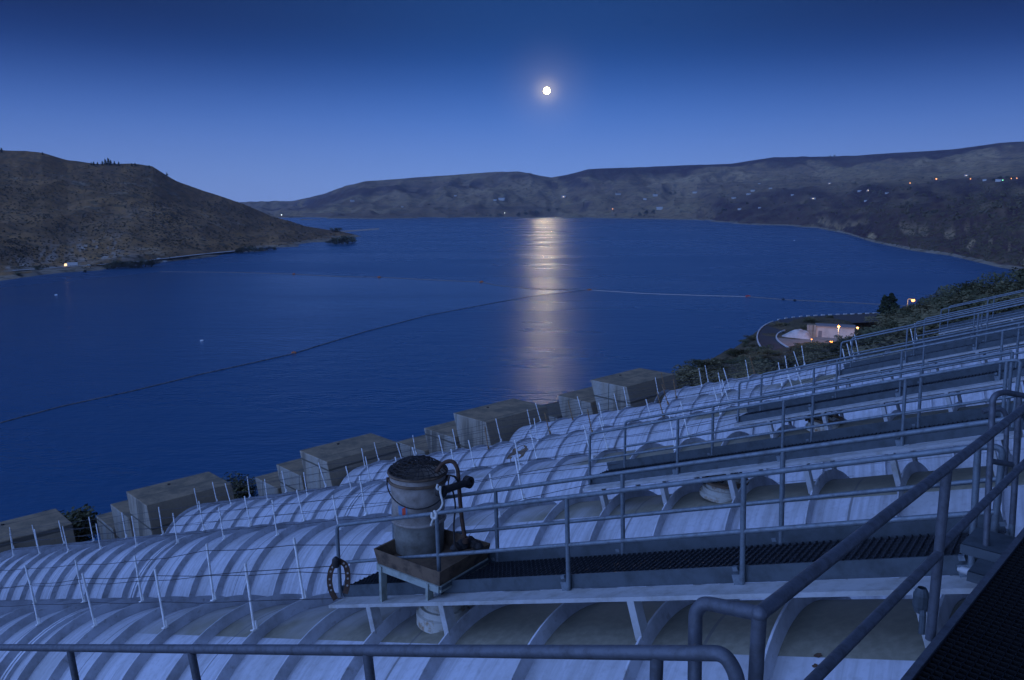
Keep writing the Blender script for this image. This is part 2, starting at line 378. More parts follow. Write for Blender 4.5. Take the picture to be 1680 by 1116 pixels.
# ------------------------------------------------------------------ the slope and the row of pipes
AZ, SL, TE = math.radians(54.152), math.radians(17.307), -0.0424
D_ = Vector((-math.sin(AZ) * math.cos(SL), math.cos(AZ) * math.cos(SL), -math.sin(SL)))       # downhill, along the pipes
E0 = Vector((math.cos(AZ), math.sin(AZ), TE))
N_ = E0.cross(D_).normalized(); E_ = D_.cross(N_).normalized()
EH = Vector((math.cos(AZ), math.sin(AZ), 0)); DH = Vector((-math.sin(AZ), math.cos(AZ), 0))
PERP = [9.230, 16.967, 24.782, 33.151, 41.891, 50.861]
Z0 = -3.7214 + CAMZ
AEND = [56.0, 50.0, 43.9, 37.5, 30.7, 24.9]
RR, RS = 3.10, 2.875
RSK = [2.875, 2.875, 2.93, 2.97, 2.98, 2.98]              # ring and shell radius
def crest0(k): return Vector((0, 0, Z0)) + EH * PERP[k] + Vector((0, 0, TE)) * PERP[k]
FR = []
for k in range(6):
    # the nearest pipe dips a touch more steeply than the others
    dk = (D_ - N_ * .011).normalized() if k == 0 else D_
    nk = E_.cross(dk).normalized()
    o_ = crest0(k) + nk * (.16 if k == 0 else 0) - nk * RR
    FR.append(Matrix(((E_.x, dk.x, nk.x, o_.x), (E_.y, dk.y, nk.y, o_.y), (E_.z, dk.z, nk.z, o_.z), (0, 0, 0, 1))))
def loc(k, dp, a, h): return FR[k] @ Vector((dp, a, h + RR))      # h is measured from the top of the rings
UPL = FR[0].to_3x3().transposed() @ Vector((0, 0, 1))              # true vertical in the pipes' frame
RING0, RSTEP = 0.82, 1.68

def plane_z(x, y):
    a = Vector((x, y, 0)).dot(DH) / math.cos(SL); q = Vector((x, y, 0)).dot(EH)
    return Z0 + TE * q - a * math.sin(SL)

# near slope: smooth surface through control points
cps = []
for q in (-30, -10, 5, 17, 29, 41, 53):
    aend = 56 - 6.4 * (q - 9) / 8.3
    for a in (-30, -10, 5, 20, 35, aend):
        if a <= aend:
            x, y = (EH * q + DH * a).xy; cps.append((x, y, plane_z(x, y) - 7.0))
    for dd, dz in ((10, -9), (30, -24), (60, -46), (100, -75), (130, -96), (200, -110)):
        x, y = (EH * q + DH * (aend + dd)).xy
        zb = plane_z(*(EH * q + DH * aend).xy) - 7.0
        cps.append((x, y, max(zb + dz, -14)))
def cpx(px, py, d, dz=0):
    p = at(px, py, d); cps.append((p.x, p.y, p.z + dz))
for px, py, d, dz in ((1105, 602, 82, -1.5), (1150, 588, 120, -1.5), (1200, 565, 180, -1.5), (1180, 612, 64, -1.5), (1250, 605, 75, -1.5), (1200, 590, 120, -1), (1230, 575, 180, -.6),
                      (1330, 590, 90, -1.5), (1420, 565, 90, -1.5), (1400, 575, 120, -1), (1300, 592, 170, -.5), (1380, 572, 200, -.4),
                      (1460, 522, 140, -2), (1500, 500, 130, -2.5), (1560, 478, 120, -2.5), (1640, 462, 115, -2.5), (1680, 450, 112, -2.5), (1760, 425, 110, -2.5),
                      (1520, 530, 95, -2.5), (1600, 505, 90, -2), (1680, 480, 85, -2), (1760, 455, 82, -2)):
    cpx(px, py, d, dz)
for px, py in ((1242, 548), (1256, 534), (1300, 524), (1380, 517), (1440, 515), (1262, 575), (1290, 545), (1340, 535), (1400, 530), (1300, 565), (1350, 560), (1400, 552), (1430, 545), (1330, 550)):
    p = at_z(px, py, 48.0); cps.append((p.x, p.y, 47.8))
for px, py, sh, dz in ((1105, 602, 82, 0), (1150, 588, 120, 0), (1200, 565, 180, 0)):
    p = at(px, py, sh); cps.append((p.x - 25, p.y + 14, p.z - 24)); cps.append((p.x - 60, p.y + 40, -8))
for px, py in ((1225, 548), (1243, 528), (1300, 516), (1380, 510), (1450, 508)):
    p = at_z(px, py, 48.0); v = Vector((p.x, p.y, 0)).normalized()
    for dd, zz in ((25, 26), (60, -6), (110, -14)):
        cps.append((p.x + v.x * dd - 14, p.y + v.y * dd, zz))
for px, d in ((1500, 190), (1580, 180), (1680, 175), (1780, 170)):
    p = at(px, 520, d); cps.append((p.x, p.y, 55)); p = at(px, 520, d * 1.5); cps.append((p.x, p.y, 15)); p = at(px, 520, d * 2.0); cps.append((p.x, p.y, -12))
C3 = np.array(cps)
def rbf_fit(C):
    n = len(C); A = np.linalg.norm(C[:, None, :2] - C[None, :, :2], axis=2) + np.eye(n) * 1.0
    P = np.hstack([np.ones((n, 1)), C[:, :2]])
    K = np.block([[-A, P], [P.T, np.zeros((3, 3))]])
    return np.linalg.solve(K, np.concatenate([C[:, 2], np.zeros(3)]))
RW = rbf_fit(C3)
def near_z(X, Y):
    X = np.atleast_1d(X).astype(float); Y = np.atleast_1d(Y).astype(float)
    R = np.sqrt((X[:, None] - C3[None, :, 0]) ** 2 + (Y[:, None] - C3[None, :, 1]) ** 2)
    return -(R @ RW[:len(C3)]) + RW[-3] + RW[-2] * X + RW[-1] * Y
def grid_mesh(P, nu, nv):
    mb = MB(); mb.v = [tuple(p) for p in P]
    mb.f = [(i * nv + j, i * nv + j + 1, (i + 1) * nv + j + 1, (i + 1) * nv + j) for i in range(nu - 1) for j in range(nv - 1)]
    return mb
xs = np.linspace(-190, 330, 174); ys = np.linspace(-30, 430, 154)
GX, GY = np.meshgrid(xs, ys, indexing='ij')
GZ = near_z(GX.ravel(), GY.ravel())
on_pipes = (GX.ravel() * EH.x + GY.ravel() * EH.y) < 54
rough = np.array([mnoise.fractal(Vector((x * .05, y * .05, 3.1)), 1.0, 2.0, 4) for x, y in zip(GX.ravel(), GY.ravel())])
flat = (np.abs(GZ - 47.8) < 1.2)
GZ = GZ + np.where(flat, 0.0, np.where(on_pipes, 0.25, 0.9)) * rough
near_mb = grid_mesh(np.stack([GX.ravel(), GY.ravel(), GZ], 1), len(xs), len(ys))
near_mb.f = [f[::-1] for f in near_mb.f]
hillside = struct(near_mb, 'hillside', 'soil')
BV_NEAR = BVHTree.FromPolygons([Vector(v) for v in near_mb.v], near_mb.f)

# ------------------------------------------------------------------ lake and far terrain
wm = MB(); wm.add([(-9000, -60, 0), (9000, -60, 0), (9000, 12000, 0), (-9000, 12000, 0)], [(0, 1, 2, 3)])
lake = struct(wm, 'lake_water', 'water', False)
BOOM1 = [(-60, 710), (0, 694), (100, 667), (220, 641), (330, 614), (430, 592), (482, 580), (520, 568), (600, 544), (700, 518), (800, 499), (880, 485), (966, 476)]
BOOM2 = [(262, 446), (380, 447), (482, 450), (560, 454), (622, 455), (700, 459), (790, 463), (818, 469), (870, 474), (966, 476)]
BOOM3 = [(966, 476), (1060, 482), (1150, 485), (1226, 487)]
BOOM4 = [(1226, 487), (1290, 492), (1400, 497), (1500, 503)]
pl = [at_z(x, y, 0.004) for x, y in BOOM1] + [at_z(x, y, 0.004) for x, y in BOOM2[::-1]] + [at_z(-60, 478, 0.004)]
cm = MB(); cm.add(pl, [tuple(range(len(pl)))]); struct(cm, 'sheltered_water', 'water_calm', False)

def catmull(ts, vals, q):
    return np.interp(q, ts, vals)
def smooth_rows(rows, nrow):
    """rows: list of (y,d); dense (y,d) by monotone interpolation"""
    k = len(rows); t_ = np.linspace(0, 1, k); q = np.linspace(0, 1, nrow)
    y = np.interp(q, t_, [r[0] for r in rows]); d = np.interp(q, t_, [r[1] for r in rows])
    ker = np.array([1, 4, 6, 4, 1]) / 16
    for _ in range(2):
        yp = np.pad(y, 2, mode='edge'); dp_ = np.pad(d, 2, mode='edge')
        y2 = np.convolve(yp, ker, 'valid'); d2 = np.convolve(dp_, ker, 'valid')
        y2[0], d2[0], y2[-1], d2[-1] = y[0], d[0], y[-1], d[-1]; y, d = y2, d2
    return y, d
def shore_d(px, py):
    r = at(px, py, 1.0); return CAMZ / (CAMZ - r.z)
def ss(a, b, x): t = min(1, max(0, (x - a) / (b - a))); return t * t * (3 - 2 * t)
def far_zone(px, t, y):
    n1 = mnoise.fractal(Vector((px * .011, t * 3, 1.7)), .8, 2.1, 5); n2 = mnoise.fractal(Vector((px * .035, t * 14, 5.1)), .8, 2.1, 4)
    if px > 915:
        lo = .70 + .16 * n1; c = ss(lo - .03, lo + .05, t + .05 * n2) * (1 - ss(.955, .985, t + .02 * n2)) * (.65 + .5 * n1 + .35)
        low = (1 - ss(.30, .46, t + .10 * n1)) * ss(1120, 1200, px) * .8 * (1 + .8 * n2)
    else:
        c = ss(.46 + .12 * n1, .56 + .12 * n1, t + .06 * n2) * (1 - ss(.64 + .1 * n1, .72 + .1 * n1, t)) * .8 + .55 * ss(.80, .86, t + .1 * n2) * (1 - ss(.9, .96, t)) * ss(-.1, .3, n1)
        low = (1 - ss(.16, .30, t + .08 * n1)) * .35
    p = ss(.2, .5, n1 + .5 * n2) * ss(.35, .5, t) * (1 - ss(.66, .74, t)) * .5 + (ss(.2, .45, n2 + .3 * n1) * .9 * (1 - ss(.05, .16, t)) if px > 1330 else 0)
    return max(0, min(1, c + low)), max(0, min(1, p))
def left_zone(px, t, y):
    n1 = mnoise.fractal(Vector((px * .03, y * .03, 2.2)), .8, 2.1, 5); n2 = mnoise.fractal(Vector((px * .11, y * .11, 8.1)), .7, 2.1, 4)
    g = lambda x0, y0, sx, sy: math.exp(-((px - x0) / sx) ** 2 - ((y - y0) / sy) ** 2)
    p = 1.0 * g(160, 398, 34, 22) + .8 * g(18, 425, 34, 15) + .55 * g(80, 402, 26, 15) + .35 * g(195, 420, 40, 9) + .25 * g(225, 345, 30, 12)
    return max(0, min(.8, .45 * n1 + .5 * n2 + .1 + .3 * ss(.8, .95, t))), max(0, min(1, p * 1.5 * ss(-.15, .35, n1 * .6 + n2 * .9)))
def terrain(name, m, knots, ncol, nrow, seed, amp, wl, back, gully=0.0, scarp=False, zone=None, rug=.06):
    kx = [k[0] for k in knots]; ZN = []; cols = np.linspace(kx[0], kx[-1], ncol); P = []
    nr = len(knots[0][1])
    for px in cols:
        rows = []
        for r in range(nr):
            y = np.interp(px, kx, [k[1][r][0] for k in knots])
            d = np.interp(px, kx, [k[1][r][1] if k[1][r][1] else shore_d(k[0], k[1][r][0]) for k in knots])
            if r == 0: d = shore_d(px, y)
            rows.append((y, d))
        if scarp:
            (ya, da), (yb, db) = rows[-2], rows[-1]
            rows[-1:] = [(yb + .48 * (ya - yb), db - 260 - (db - da) * .1), (yb + .04 * (ya - yb), db - 120), (yb, db + 200)]
        ys_, ds_ = smooth_rows(rows, nrow)
        pts = [at(px, ys_[j], ds_[j]) for j in range(nrow)]
        # below the water in front, and down the far side behind the ridge
        f = pts[0].copy(); f.z = -12; f.xy = f.xy * 0.985
        line = [f] + pts
        b = pts[-1]; v = Vector((b.x, b.y, 0)).normalized()
        line += [b + v * back * .25 + Vector((0, 0, -back * .02)), b + v * back + Vector((0, 0, -back * .22))]
        for j, p in enumerate(line):
            w = min(1.0, max(0.0, (j - 1) / 6.0))
            if j >= 1:
                n_ = mnoise.fractal(Vector((p.x / wl, p.y / wl, seed)), 0.9, 2.1, 6)
                rd = abs(mnoise.noise(Vector((p.x / (wl * .45), p.y / (wl * .9), seed + 9)))) + .5 * abs(mnoise.noise(Vector((p.x / (wl * .2), p.y / (wl * .4), seed + 4))))
                ridgew = min(1.0, rug + max(0, nrow - 3 - j) / (nrow * .25))
                p.z += (n_ * amp - rd * gully) * w * ridgew * (p.xy.length / 3000 + .35)
            P.append(p)
            ZN.append(zone(px, min(max(j - 1, 0), nrow - 1) / (nrow - 1), ys_[min(max(j - 1, 0), nrow - 1)]))
    mb = grid_mesh(P, ncol, nrow + 3)
    o = struct(mb, name, m)
    for i, an in enumerate(('cliff_rock', 'pale_rock')):
        at_ = o.data.attributes.new(an, 'FLOAT', 'POINT'); at_.data.foreach_set('value', [z[i] for z in ZN])
    return o, BVHTree.FromPolygons([Vector(v) for v in mb.v], mb.f)
far_knots = [
 (340, [(362, 0), (356, 5400), (349, 6500), (341, 8000), (333, 9500)]),
 (480, [(361, 0), (353, 5500), (346, 6200), (338, 7600), (330, 9000)]),
 (530, [(361, 0), (350, 5500), (341, 6200), (330, 7000), (318, 8000)]),
 (565, [(360, 0), (347, 5600), (336, 6200), (322, 6800), (306, 7500)]),
 (600, [(360, 0), (346, 5700), (333, 6300), (316, 6900), (297, 7500)]),
 (700, [(359, 0), (345, 5900), (330, 6400), (309, 7000), (290, 7600)]),
 (800, [(358, 0), (345, 6000), (326, 6500), (303, 7100), (283, 7700)]),
 (850, [(358, 0), (346, 6000), (326, 6600), (302, 7200), (281, 7800)]),
 (905, [(358, 0), (344, 6100), (328, 6700), (312, 7300), (291, 8000)]),
 (930, [(358, 0), (343, 6000), (326, 6600), (306, 7200), (286, 7800)]),
 (965, [(358, 0), (341, 5900), (322, 6500), (298, 7000), (277, 7600)]),
 (1100, [(360, 0), (341, 5500), (322, 6200), (294, 6900), (272, 7500)]),
 (1143, [(361, 0), (338, 5300), (318, 6000), (291, 6800), (270, 7400)]),
 (1200, [(367, 0), (345, 4300), (318, 5300), (290, 6600), (268, 7300)]),
 (1270, [(371, 0), (343, 3900), (315, 5000), (283, 6400), (258, 7200)]),
 (1340, [(374, 0), (340, 3500), (312, 4600), (281, 6200), (257, 7200)]),
 (1390, [(384, 0), (341, 2700), (310, 4000), (278, 6000), (256, 7000)]),
 (1430, [(397, 0), (342, 2300), (307, 3600), (275, 5800), (253, 6800)]),
 (1500, [(412, 0), (338, 2000), (303, 3200), (270, 5500), (249, 6500)]),
 (1560, [(420, 0), (334, 1850), (302, 3100), (265, 5300), (245, 6300)]),
 (1640, [(439, 0), (328, 1600), (298, 2900), (258, 5100), (234, 6100)]),
 (1680, [(446, 0), (325, 1500), (297, 2800), (255, 5000), (232, 6000)]),
 (1900, [(490, 0), (320, 1200), (288, 2400), (245, 4400), (222, 5400)])]
far_o, BV_FAR = terrain('far_hills', 'hill_far', far_knots, 520, 84, 2.3, 17, 700, 3500, 30, True, far_zone)
left_knots = [
 (-260, [(512, 0), (488, 800), (400, 950), (300, 1250), (225, 1500)]),
 (0, [(461, 0), (442, 1030), (380, 1200), (306, 1500), (245, 1800)]),
 (70, [(451, 0), (438, 1080), (380, 1250), (310, 1550), (249, 1850)]),
 (110, [(447, 0), (436, 1110), (384, 1300), (316, 1600), (260, 1900)]),
 (160, [(444, 0), (434, 1130), (386, 1320), (320, 1620), (267, 1930)]),
 (215, [(442, 0), (432, 1170), (388, 1350), (325, 1650), (268, 1980)]),
 (250, [(434, 0), (426, 1230), (386, 1400), (328, 1700), (273, 2020)]),
 (290, [(429, 0), (421, 1290), (386, 1450), (338, 1760), (295, 2060)]),
 (340, [(423, 0), (416, 1370), (388, 1550), (350, 1850), (314, 2120)]),
 (400, [(416, 0), (411, 1480), (390, 1680), (360, 1950), (334, 2180)]),
 (440, [(411, 0), (407, 1580), (391, 1800), (370, 2050), (352, 2240)]),
 (500, [(405, 0), (401, 1720), (392, 1900), (381, 2100), (370, 2290)]),
 (560, [(396.5, 0), (392.5, 1960), (387.5, 2060), (383, 2200), (379, 2320)]),
 (584, [(392.5, 0), (388.5, 2150), (386, 2200), (384.5, 2250), (384, 2290)]),
 (600, [(390, 0), (389.3, 2230), (388.8, 2250), (388.6, 2270), (389, 2290)])]
left_o, BV_LEFT = terrain('left_hill', 'hill_left', left_knots, 340, 110, 5.7, 13, 300, 900, 20, False, left_zone, .22)
left_o.name = 'dry_hill'
sp_mb = MB()
spit = [(530, 384), (575, 381), (622, 377.5)]
top = []; 
for (x, y) in spit: top.append(at_z(x, y - 3.2, 0.0))
bot = [at_z(x, y, 0.0) for x, y in spit]
vs = [p + Vector((0, 0, -3)) for p in bot] + [p + Vector((0, 0, 1.6)) for p in [a.lerp(b, .35) for a, b in zip(bot, top)]] + [p + Vector((0, 0, 1.8)) for p in [a.lerp(b, .7) for a, b in zip(bot, top)]] + [p + Vector((0, 0, -3)) for p in top]
sp_mb.add(vs, [(r * 3 + c_, r * 3 + c_ + 1, r * 3 + c_ + 4, r * 3 + c_ + 3) for r in range(3) for c_ in range(2)])
struct(sp_mb, 'sand_spit', 'sand')

def hit(px, py, bvs=None):
    o = Vector((0, 0, CAMZ)); r = (at(px, py, 1.0) - o).normalized(); best = None
    for b in (bvs or (BV_NEAR, BV_LEFT, BV_FAR)):
        h = b.ray_cast(o, r)
        if h[0] is not None and (best is None or h[3] < best[1]): best = (h[0], h[3])
    return best[0] if best else None

# ------------------------------------------------------------------ moon
t = NT(M['moon']); dn_ = t.n.new('ShaderNodeVectorMath'); dn_.operation = 'DOT_PRODUCT'
t.l.new(t.n.new('ShaderNodeNewGeometry').outputs['Normal'], dn_.inputs[0]); dn_.inputs[1].default_value = -MOON_DIR
t.l.new(t.math('MULTIPLY', t.math('POWER', t.math('MAXIMUM', dn_.outputs['Value'], 0.0), 8.0), MOON_POWER), t.b.inputs['Emission Strength'])
t.b.inputs['Base Color'].default_value = (0, 0, 0, 1)
mo = MB(); MD = 30000.0; mc = Vector((0, 0, CAMZ)) + MOON_DIR * MD; mr_ = MD * 6.4 / F_PX
mo.lathe([(max(mr_ * math.sin(math.pi * i / 24), .01), -mr_ * math.cos(math.pi * i / 24)) for i in range(25)], 64)
mo.v = [tuple(Vector(v) + mc) for v in mo.v]
solo(mo, 'moon', 'moon', 'bright full moon in the blue evening sky above the lake', 'moon', mc, smooth=True)

# ------------------------------------------------------------------ pipes
ORD = ['nearest', 'second', 'third', 'fourth', 'fifth', 'farthest']
PIPE_L = ['big white ribbed pipe nearest the camera, under the walkway with the bucket',
          'second white ribbed pipe, right behind the bucket walkway, running out at the left edge',
          'white ribbed pipe ending at the concrete block in the left third, behind the bucket',
          'white ribbed pipe entering the concrete block just left of the netted bucket',
          'white ribbed pipe entering the concrete block right of the bucket, below the moon path',
          'farthest white ribbed pipe, entering the rightmost concrete block beside the shrubs']
ring_me = None; pipes = []
for k in range(6):
    root = thing('discharge_pipe', PIPE_L[k], 'pipe', frame=FR[k], group='row of big white pipes')
    mb = MB(); n = 96; a0, a1 = -14.0, AEND[k] + .5
    st = np.arange(a0, a1, 1.72)
    for a in st:
        for i in range(n):
            an = 2 * math.pi * i / n; mb.v.append((RSK[k] * math.sin(an), a, RSK[k] * math.cos(an)))
    mb.f = [(j * n + i, j * n + (i + 1) % n, (j + 1) * n + (i + 1) % n, (j + 1) * n + i) for j in range(len(st) - 1) for i in range(n)]
    part(mb, 'pipe_shell', 'pipe', root, smooth=True)
    if ring_me is None:
        mb = MB(); n = 96
        # T-section stiffener: thin web with a narrow outer edge
        prof = [(RS - .02, -.016), (RR, -.016), (RR, .016), (RS - .02, .016)]
        mb.lathe(prof, n, (0, 0, 0), (0, 1, 0)); ring_me = mb.mesh('stiffener_ring', 'ring', True)
    a = RING0 - RSTEP * 3
    while a < AEND[k] - 0.2:
        r = bpy.data.objects.new('stiffener_ring', ring_me); COL.objects.link(r); r.parent = root; r.location = (0, a, 0); a += RSTEP
    # expansion joint: a wide dark-edged collar part of the way down
    ja = (22.2, 30.5, 27.1, 22.9, 17.8, 14.4)[k]
    mb = MB(); mb.lathe([(RS, -.16), (RS + .10, -.16), (RS + .10, -.05), (RS + .05, -.05), (RS + .05, .05), (RS + .10, .05), (RS + .10, .16), (RS, .16)], 72, (0, ja, 0), (0, 1, 0))
    part(mb, 'expansion_joint', 'ring', root, smooth=True)
    pipes.append(root)

# rust marks and a bare worn patch on the shells
def shell_hit(px, py, ks=range(6)):
    best = None
    for k in ks:
        inv = FR[k].inverted(); o = inv @ Vector((0, 0, CAMZ)); d = inv.to_3x3() @ (at(px, py, 1.0) - Vector((0, 0, CAMZ)))
        a_ = d.x ** 2 + d.z ** 2; b_ = o.x * d.x + o.z * d.z; c_ = o.x ** 2 + o.z ** 2 - RSK[k] ** 2; disc = b_ * b_ - a_ * c_
        if disc < 0: continue
        t_ = (-b_ - math.sqrt(disc)) / a_; q = o + d * t_
        if best is None or t_ < best[0]: best = (t_, k, math.atan2(q.x, q.z), q.y)
    return best
def shell_patch(px, py, wa, wl, name, m, seed, ks=range(6)):
    h = shell_hit(px, py, ks)
    if h is None: return
    _, k, an, a_ = h; mb = MB(); rd_ = random.Random(seed); n_ = 18
    RS = RSK[k]; ctr = (RS + .007) * Vector((math.sin(an), 0, math.cos(an))); vs = [Vector((ctr.x, a_, ctr.z))]
    for i in range(n_):
        t_ = 2 * math.pi * i / n_; r_ = rd_.uniform(.72, 1.15); aa = an + math.cos(t_) * wa * r_ / RS
        vs.append(Vector(((RS + .006) * math.sin(aa), a_ + math.sin(t_) * wl * r_, (RS + .006) * math.cos(aa))))
    mb.add(vs, [(0, 1 + (i + 1) % n_, 1 + i) for i in range(n_)]); part(mb, name, m, pipes[k])
for i, (px, py, a_, b_) in enumerate(((1342, 1076, .035, .05), (1366, 1077, .032, .035), (1337, 1093, .03, .03), (1364, 1095, .022, .03))): shell_patch(px, py, a_, b_, 'rust_mark', 'rust', i, (0,))
shell_patch(850, 742, .75, .62, 'bare_patch', 'rust_pan', 9)

# ------------------------------------------------------------------ walkways on top of the pipes
def make_walkway(k, a0, a1, label, posts_n, posts_f, hoff=0.0, loops=True):
    root = thing('pipe_walkway', label, 'walkway', frame=FR[k], group='walkways on the pipes')
    gk = (0.49, .012) if k == 0 else (0.56, .02)
    g = lambda a: RR + gk[0] + hoff - gk[1] * (a - 4.0)       # grating level along the pipe
    P = lambda dp, a, h: Vector((dp, a, g(a) + h))
    yd = (P(0, a1, 0) - P(0, a0, 0)).normalized(); xd = Vector((1, 0, 0)); zd = xd.cross(yd).normalized()
    mid = lambda dp, h: (P(dp, a0, h) + P(dp, a1, h)) / 2
    L2 = (P(0, a1, 0) - P(0, a0, 0)).length / 2
    mb = MB()
    for i in range(10): mb.box(mid(-.50 + i * .108, -.015), xd, yd, zd, .004, L2, .016)
    na = int((a1 - a0) / .085)
    for i in range(na + 1):
        a = a0 + (a1 - a0) * i / na; mb.box(P(-.014, a, 0.004), xd, yd, zd, .49, .005, .016)
        for j in range(9): mb.box(P(-.45 + j * .108, a, .024), xd, yd, zd, .018, .005, .008)
    part(mb, 'grating', 'grate', root)
    mb = MB(); mb.box(mid(-.545, -.03), xd, yd, zd, .012, L2, .10); part(mb, 'kick_plate', 'kick', root)
    mb = MB(); mb.box(mid(.515, .10), xd, yd, zd, .012, L2, .115); part(mb, 'kick_plate', 'kick', root)
    for sgn in (-1, 1):
        x0 = -.56 if sgn < 0 else .535; wd = .185
        mb = MB(); mb.box(mid(x0 + sgn * wd, -.145), xd, yd, zd, wd, L2 - .05, .010)
        mb.box(mid(x0 + sgn * (2 * wd), -.16), xd, yd, zd, .012, L2 - .05, .028)
        mb.box(mid(x0 + sgn * .02, -.20), xd, yd, zd, .010, L2 - .05, .06)
        part(mb, 'support_beam', 'plate', root)
    a = RING0
    while a < a1 + .2:
        if a > a0 - .2:
            for sgn in (-1, 1):
                dp = sgn * .93; hb = math.sqrt(RR * RR - dp * dp) - .06; ht = g(a) - .15
                mb = MB(); mb.box(Vector((dp, a + .03, (hb + ht) / 2)), xd, Vector((0, 1, 0)), Vector((0, 0, 1)), .014, .05, (ht - hb) / 2)
                mb.box(Vector((dp - sgn * .10, a, (hb + ht) / 2 + .02)), xd, Vector((0, 1, 0)), Vector((0, 0, 1)), .09, .012, (ht - hb) / 2 - .03)
                part(mb, 'bracket', 'plate', root)
        a += RSTEP * (1 if k else (1 if 6 < a < 9 else 2))
    R = .033
    posts_n, posts_f = [a + .39 for a in posts_n], [a + .39 for a in posts_f]
    for dp, ht, hm, posts in ((-.60, 1.16, .50, posts_n), (.53, 1.20, .56, posts_f)):
        e1, e0 = posts[0], posts[-1]
        lp = loops and dp < 0
        # the end posts bend into the top rail: one bent tube; uprights true vertical
        def V(dp, a, h, hb=0.0):
            b = P(dp, a, hb); return b + UPL * ((h - hb) / UPL.z)
        top = [V(dp, e1, -.10, -.10), V(dp, e1, ht), V(dp, e0, ht)]
        if lp: top += [V(dp, e0 - .22, ht - .03), V(dp, e0 - .22, -.05)]
        mb = MB(); mb.tube(round_path(top, .10), R, 12); part(mb, 'top_rail', 'galv', root, smooth=True)
        mb = MB(); mb.tube([V(dp, e1, hm), V(dp, e0 - (.22 if lp else 0), hm)], R * .9, 12); part(mb, 'mid_rail', 'galv', root, smooth=True)
        for a in posts[1:] + ([] if False else []):
            mb = MB(); mb.tube([V(dp, a, -.18, -.18), V(dp, a, ht - .01)], R, 12)
            sd = -1 if dp < 0 else 1
            mb.box(V(dp, a, -.10) + Vector((-sd * .02, 0, 0)), xd, yd, zd, .045, .05, .09)
            mb.box(V(dp, a, .06) + Vector((0, .04, 0)), xd, yd, zd, .03, .03, .025)
            part(mb, 'post', 'galv', root, smooth=True)
    return root
WALK = [
 (0, 0.15, 10.32, 'grey steel walkway with grating and railings on the nearest pipe, passing behind the diagonal handrail', [9.95, 7.5, 5.0, 2.45, .02], [9.7, 7.2, 4.75, 2.35, -.25], 0.0),
 (1, 0.3, 9.8, 'second steel walkway from the camera, directly behind the one with the bucket', [9.35, 6.9, 4.4, 2.0, .3], [8.95, 6.5, 4.1, 1.9, .3], 0.05),
 (2, -1.0, 8.75, 'third steel walkway from the camera, starting below the curved road', [8.3, 5.9, 3.4, .9, -1.0], [7.95, 5.5, 3.0, .6, -1.0], 0.05),
 (3, -3.0, 7.5, 'fourth steel walkway from the camera, starting just under the orange lamps', [7.05, 4.6, 2.2, -.3, -3.0], [6.9, 4.5, 2.0, -.5, -3.0], 0.25),
 (4, -5.0, 6.15, 'fifth steel walkway from the camera, seen between the shrubs and nearer railings', [5.7, 3.2, .8, -1.8, -5.0], [5.5, 3.0, .6, -2.0, -5.0], 0.05),
 (5, -6.0, 6.2, 'farthest steel walkway, at the upper right in front of the dark shrubs', [5.75, 3.4, 1.0, -1.5, -6.0], [5.5, 3.2, .8, -1.6, -6.0], 0.1)]
walks = [make_walkway(*w) for w in WALK]

# ------------------------------------------------------------------ wire fences with white posts along the lower pipes
pm = MB(); pm.tube([(0, 0, -.02), (0, 0, 1.24)], .026, 8); pm.box((0, 0, .01), (1, 0, 0), (0, 1, 0), (0, 0, 1), .06, .05, .012); pm.box((.03, 0, .09), (1, 0, 0), (0, 1, 0), (0, 0, 1), .012, .05, .08)
post_me = pm.mesh('post', 'post_white', True)
pm2 = MB(); pm2.v, pm2.f = list(pm.v), list(pm.f); post_rust_me = pm2.mesh('post', 'post_rust', True)
fr = random.Random(5)
for k in range(6):
    for side in (0, 1):
        dp = -1.0 if side == 0 else .20
        a_s = RING0 + RSTEP * (7 if k == 0 else (7 if k == 1 else (6 if k == 2 else (5 if k == 3 else (5 if k == 4 else 4)))))
        lab = '%s wire fence of thin white posts along the %s side of the %s pipe' % (('low', 'near', ORD[k]) if side == 0 else ('low', 'far', ORD[k]))
        root = thing('wire_fence', lab, 'fence', frame=FR[k], group='wire fences on the pipes')
        h0 = math.sqrt(RR * RR - dp * dp); tops = []; a = a_s
        while a < AEND[k] - .1:
            sc = fr.uniform(.93, 1.07); lean = fr.uniform(-.08, .08)
            p = bpy.data.objects.new('post', post_rust_me if fr.random() < (.12 if k > 0 else .0) else post_me); COL.objects.link(p); p.parent = root
            if p.data == post_rust_me: p['label'] = 'rusty brown post'
            p.location = (dp, a, h0); p.scale = (1, 1, sc); p.rotation_euler = (lean, fr.uniform(-.06, .06), 0)
            tops.append((a, sc, lean)); a += RSTEP * 2
        for hh in ((1.10, .55) if k == 0 else (1.10, .72, .36)):
            pts = []
            wa = WALK[k][4 + side][0] + .25
            g = RR + (0.49 if k == 0 else .56) + WALK[k][6] - .015 * (wa - 4)
            pts.append(Vector((-.60 if side == 0 else .53, wa, g + (.46 if hh > .8 else (.1 if hh > .6 else -.12)))))
            for i, (a, sc, lean) in enumerate(tops):
                q = Vector((dp, a - lean * hh, h0 + hh * sc))
                if i:
                    pm_ = (pts[-1] + q) / 2; pm_.z -= .03 + fr.uniform(0, .02); pts.append(pm_)
                pts.append(q)
            mb = MB(); mb.tube(pts, .0085, 5); part(mb, 'wire', 'cable', root, smooth=True)

